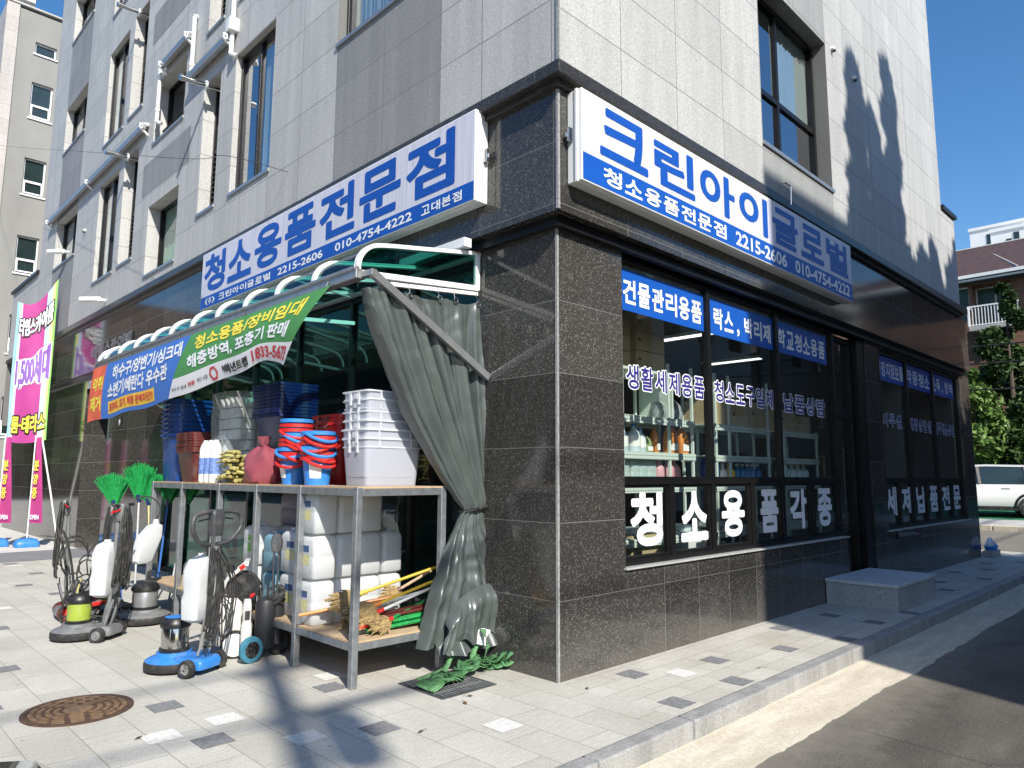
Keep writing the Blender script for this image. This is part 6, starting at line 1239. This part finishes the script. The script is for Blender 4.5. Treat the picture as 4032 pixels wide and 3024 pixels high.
mb = MB(); mb.tube([(0, 0, -.2), (0, 0, 13.2)], [.17, .10], 14); mb.build('pole', M['concrete'], root); mb = MB(); mb.bar((-.25, 0, 12.6), (1.5, 0, 12.6), .09, .09); mb.bar((-.2, 0, 11.6), (1.2, 0, 11.6), .09, .09); mb.build('crossarm', M['steel'], root)
for x in (.36,): mb = MB(); mb.lathe([(.15, 0), (.17, .05), (.17, .6), (.08, .7)], (x, .1, 10.7), 16); mb.build('transformer', M['alu_grey'], root)
def cable(label, pts, r=.012):
    P_ = smooth_path(pts, 6); tag(MB().tube(P_, r, 5).build('overhead_cable', M['black'], None, origin=P_[0]), label, 'cable', 'overhead cables')
for i, (dy, z) in enumerate(((-1.2, 12.75), (1.2, 12.75), (.0, 11.7))):
    cable(f'street cable on the pole crossarm, {("outer", "inner", "lower")[i]} one', [(-40, -12.7+dy*.1, z), (-6.97+abs(dy), -12.7, z-.05), (30, -12.7+dy*.1, z-.2)], .03)
cable('upper black cable strung in front of the brick house', [(24, -14, 6.6), (24, 1, 6.05), (24, 14, 6.7)], .025); cable('middle black cable strung in front of the brick house', [(24, -14, 6.0), (24, 1, 5.45), (24, 14, 6.0)], .03); cable('lower black cable strung in front of the brick house', [(23, -14, 4.9), (23, 1, 4.45), (23, 14, 5.0)], .025)
cable('thin cable running from the beige block past the left facade', [(-.95, 30, 14.6), (-.9, 22.5, 11.75), (-.9, 10.6, 7.55), (-.9, 5.9, 5.9), (-.95, 4.6, 5.5), (-.2, 4.4, 5.45)], .004)

for i, (x, y, w, d, h, c) in enumerate(((-30, -6, 11, 13, 10.5, (.30, .24, .19)), (-31, 9, 11, 14, 13.0, (.40, .39, .36)), (-29, 25, 10, 16, 9.0, (.26, .15, .11)), (-33, 43, 12, 14, 12.0, (.34, .33, .31)))):
    root = thing('west_house', ('tan house west of the plaza, nearest the street', 'pale tall house west of the plaza', 'low brick house west of the plaza', 'grey house at the far north of the plaza')[i], 'building', (x, y, 0))
    wl = [(a, a+1.6, z, z+1.5, .15) for a in (1.2, 4.6, 8.0) for z in (1.2, 4.2, 7.2)]
    mb = MB(); holed(mb, lambda u, v, w_: (w-w_, u, v), 0, d, -.2, h, wl, .15); mb.box(0, 0, -.2, w-.2, d, h-.02); mb.build('wall', mat('west house wall %d' % i, c, .9, 0, .1, 1), root); MB().box(-.2, -.2, h, w+.3, d+.2, h+.3).build('roof', M['concrete'], root)
    for a, b, c_, d_, e in wl: w_ = MB().box(w-.14, a, c_, w-.1, b, d_).build('window', M['alu_white'], root); MB().quad((w-.098, a+.07, c_+.07), (w-.098, b-.07, c_+.07), (w-.098, b-.07, d_-.07), (w-.098, a+.07, d_-.07)).build('pane', M['darkpane'], w_)
for i, (x, y, h) in enumerate(((-17.5, 2, 7.5), (-17, 12, 8.5), (-17.5, 21, 7), (-18, 31, 8))): tree('plaza_tree', f'round street tree along the west side of the plaza, {ORD[i]} from the street', (x, y, 0), h, 2.3, 2.0, 2600, 70+i, shape='round', leaf=.28, lumps=24)

for i, (x, w, h, c) in enumerate(((38.5, 9, 12.5, (.75, .72, .66)), (49, 10, 10.0, (.34, .22, .16)), (60.5, 11, 14.0, (.78, .77, .74)), (73, 12, 11.0, (.42, .40, .37)))):
    root = thing('street_house', ('cream house farther down the street', 'brick house farther down the street', 'white house near the far end of the street', 'grey house closing the far end of the street')[i], 'building', (x, -11.0, 0))
    wl = [(a, a+1.5, z, z+1.5, .15) for a in (.9, 3.4, 6.0) for z in (1.3, 4.2, 7.1)]
    mb = MB(); holed(mb, lambda u, v, w_: (u, -w_, v), 0, w, -.2, h, wl, .15); mb.box(0, -8, -.2, w, -.2, h-.02); mb.build('wall', mat('far street wall %d' % i, c, .9, 0, .1, 1), root); MB().box(-.2, -8, h, w+.2, .3, h+.3).build('roof', M['concrete'], root)
    for a, b, c_, d, e in wl: w_ = MB().box(a, -.14, c_, b, -.1, d).build('window', M['alu_white'], root); MB().quad((a+.07, -.098, c_+.07), (b-.07, -.098, c_+.07), (b-.07, -.098, d-.07), (a+.07, -.098, d-.07)).build('pane', M['darkpane'], w_)
root = thing('unseen_north_block', 'long dark brick block added out of view to darken the granite reflections', 'building', (-48, 52, 0))  # unseen block added so the left granite wall reflects something dark
wl = [(a, a+1.8, z, z+1.5, .15) for a in range(2, 42, 4) for z in (1.2, 4.2, 7.2, 10.2)]
mb = MB(); holed(mb, lambda u, v, w_: (u, w_, v), 0, 45, -.2, 14, wl, .15); mb.box(0, .2, -.2, 45, 9, 13.98); mb.build('wall', mat('north block brick', (.10, .07, .055), .9, 0, .15, 1), root)
for a, b, c_, d_, e in wl: w_ = MB().box(a, .10, c_, b, .14, d_).build('window', M['alu_dark'], root); MB().quad((a+.07, .098, c_+.07), (b-.07, .098, c_+.07), (b-.07, .098, d_-.07), (a+.07, .098, d_-.07)).build('pane', M['darkpane'], w_)
for i, (x, y, h) in enumerate(((-6, 46, 9), (-11, 47, 10), (-16, 46, 9), (-22, 47, 10))): tree('plaza_tree', f'dark round tree added out of view before the north brick block, {ORD[i]} from the shop wall', (x, y, 0), h, 3.0, 1.5, 2600, 90+i, shape='round', leaf=.32, lumps=24)  # unseen trees added with the block to darken the same reflections
M['dry'] = mat('dry leaf', (.14, .085, .04), .8, 0, .3, 30)
for i, (x, y, lab) in enumerate(((-1.42, -.12, 'on the dark paver in front of the step corner'), (-.85, .12, 'below the drain grate'), (-.72, .22, 'beside the drain grate corner'), (.05, -.25, 'by the corner of the granite pillar'), (1.55, -.88, 'near the kerb under the first window'), (-2.72, .98, 'beside the pale paver by the manhole'))):
    root = thing('dry_leaf', f'small dry brown leaf lying {lab}', 'leaf', (x, y, .004), i*1.3)
    MB().add([(-.03, 0, .002), (-.005, -.014, .008), (.03, 0, .012), (-.005, .014, .006)], [(0, 1, 2, 3)]).build('blade', M['dry'], root); MB().tube([(.03, 0, .012), (.05, .005, .006)], .0015, 4).build('stalk', M['dry'], root)
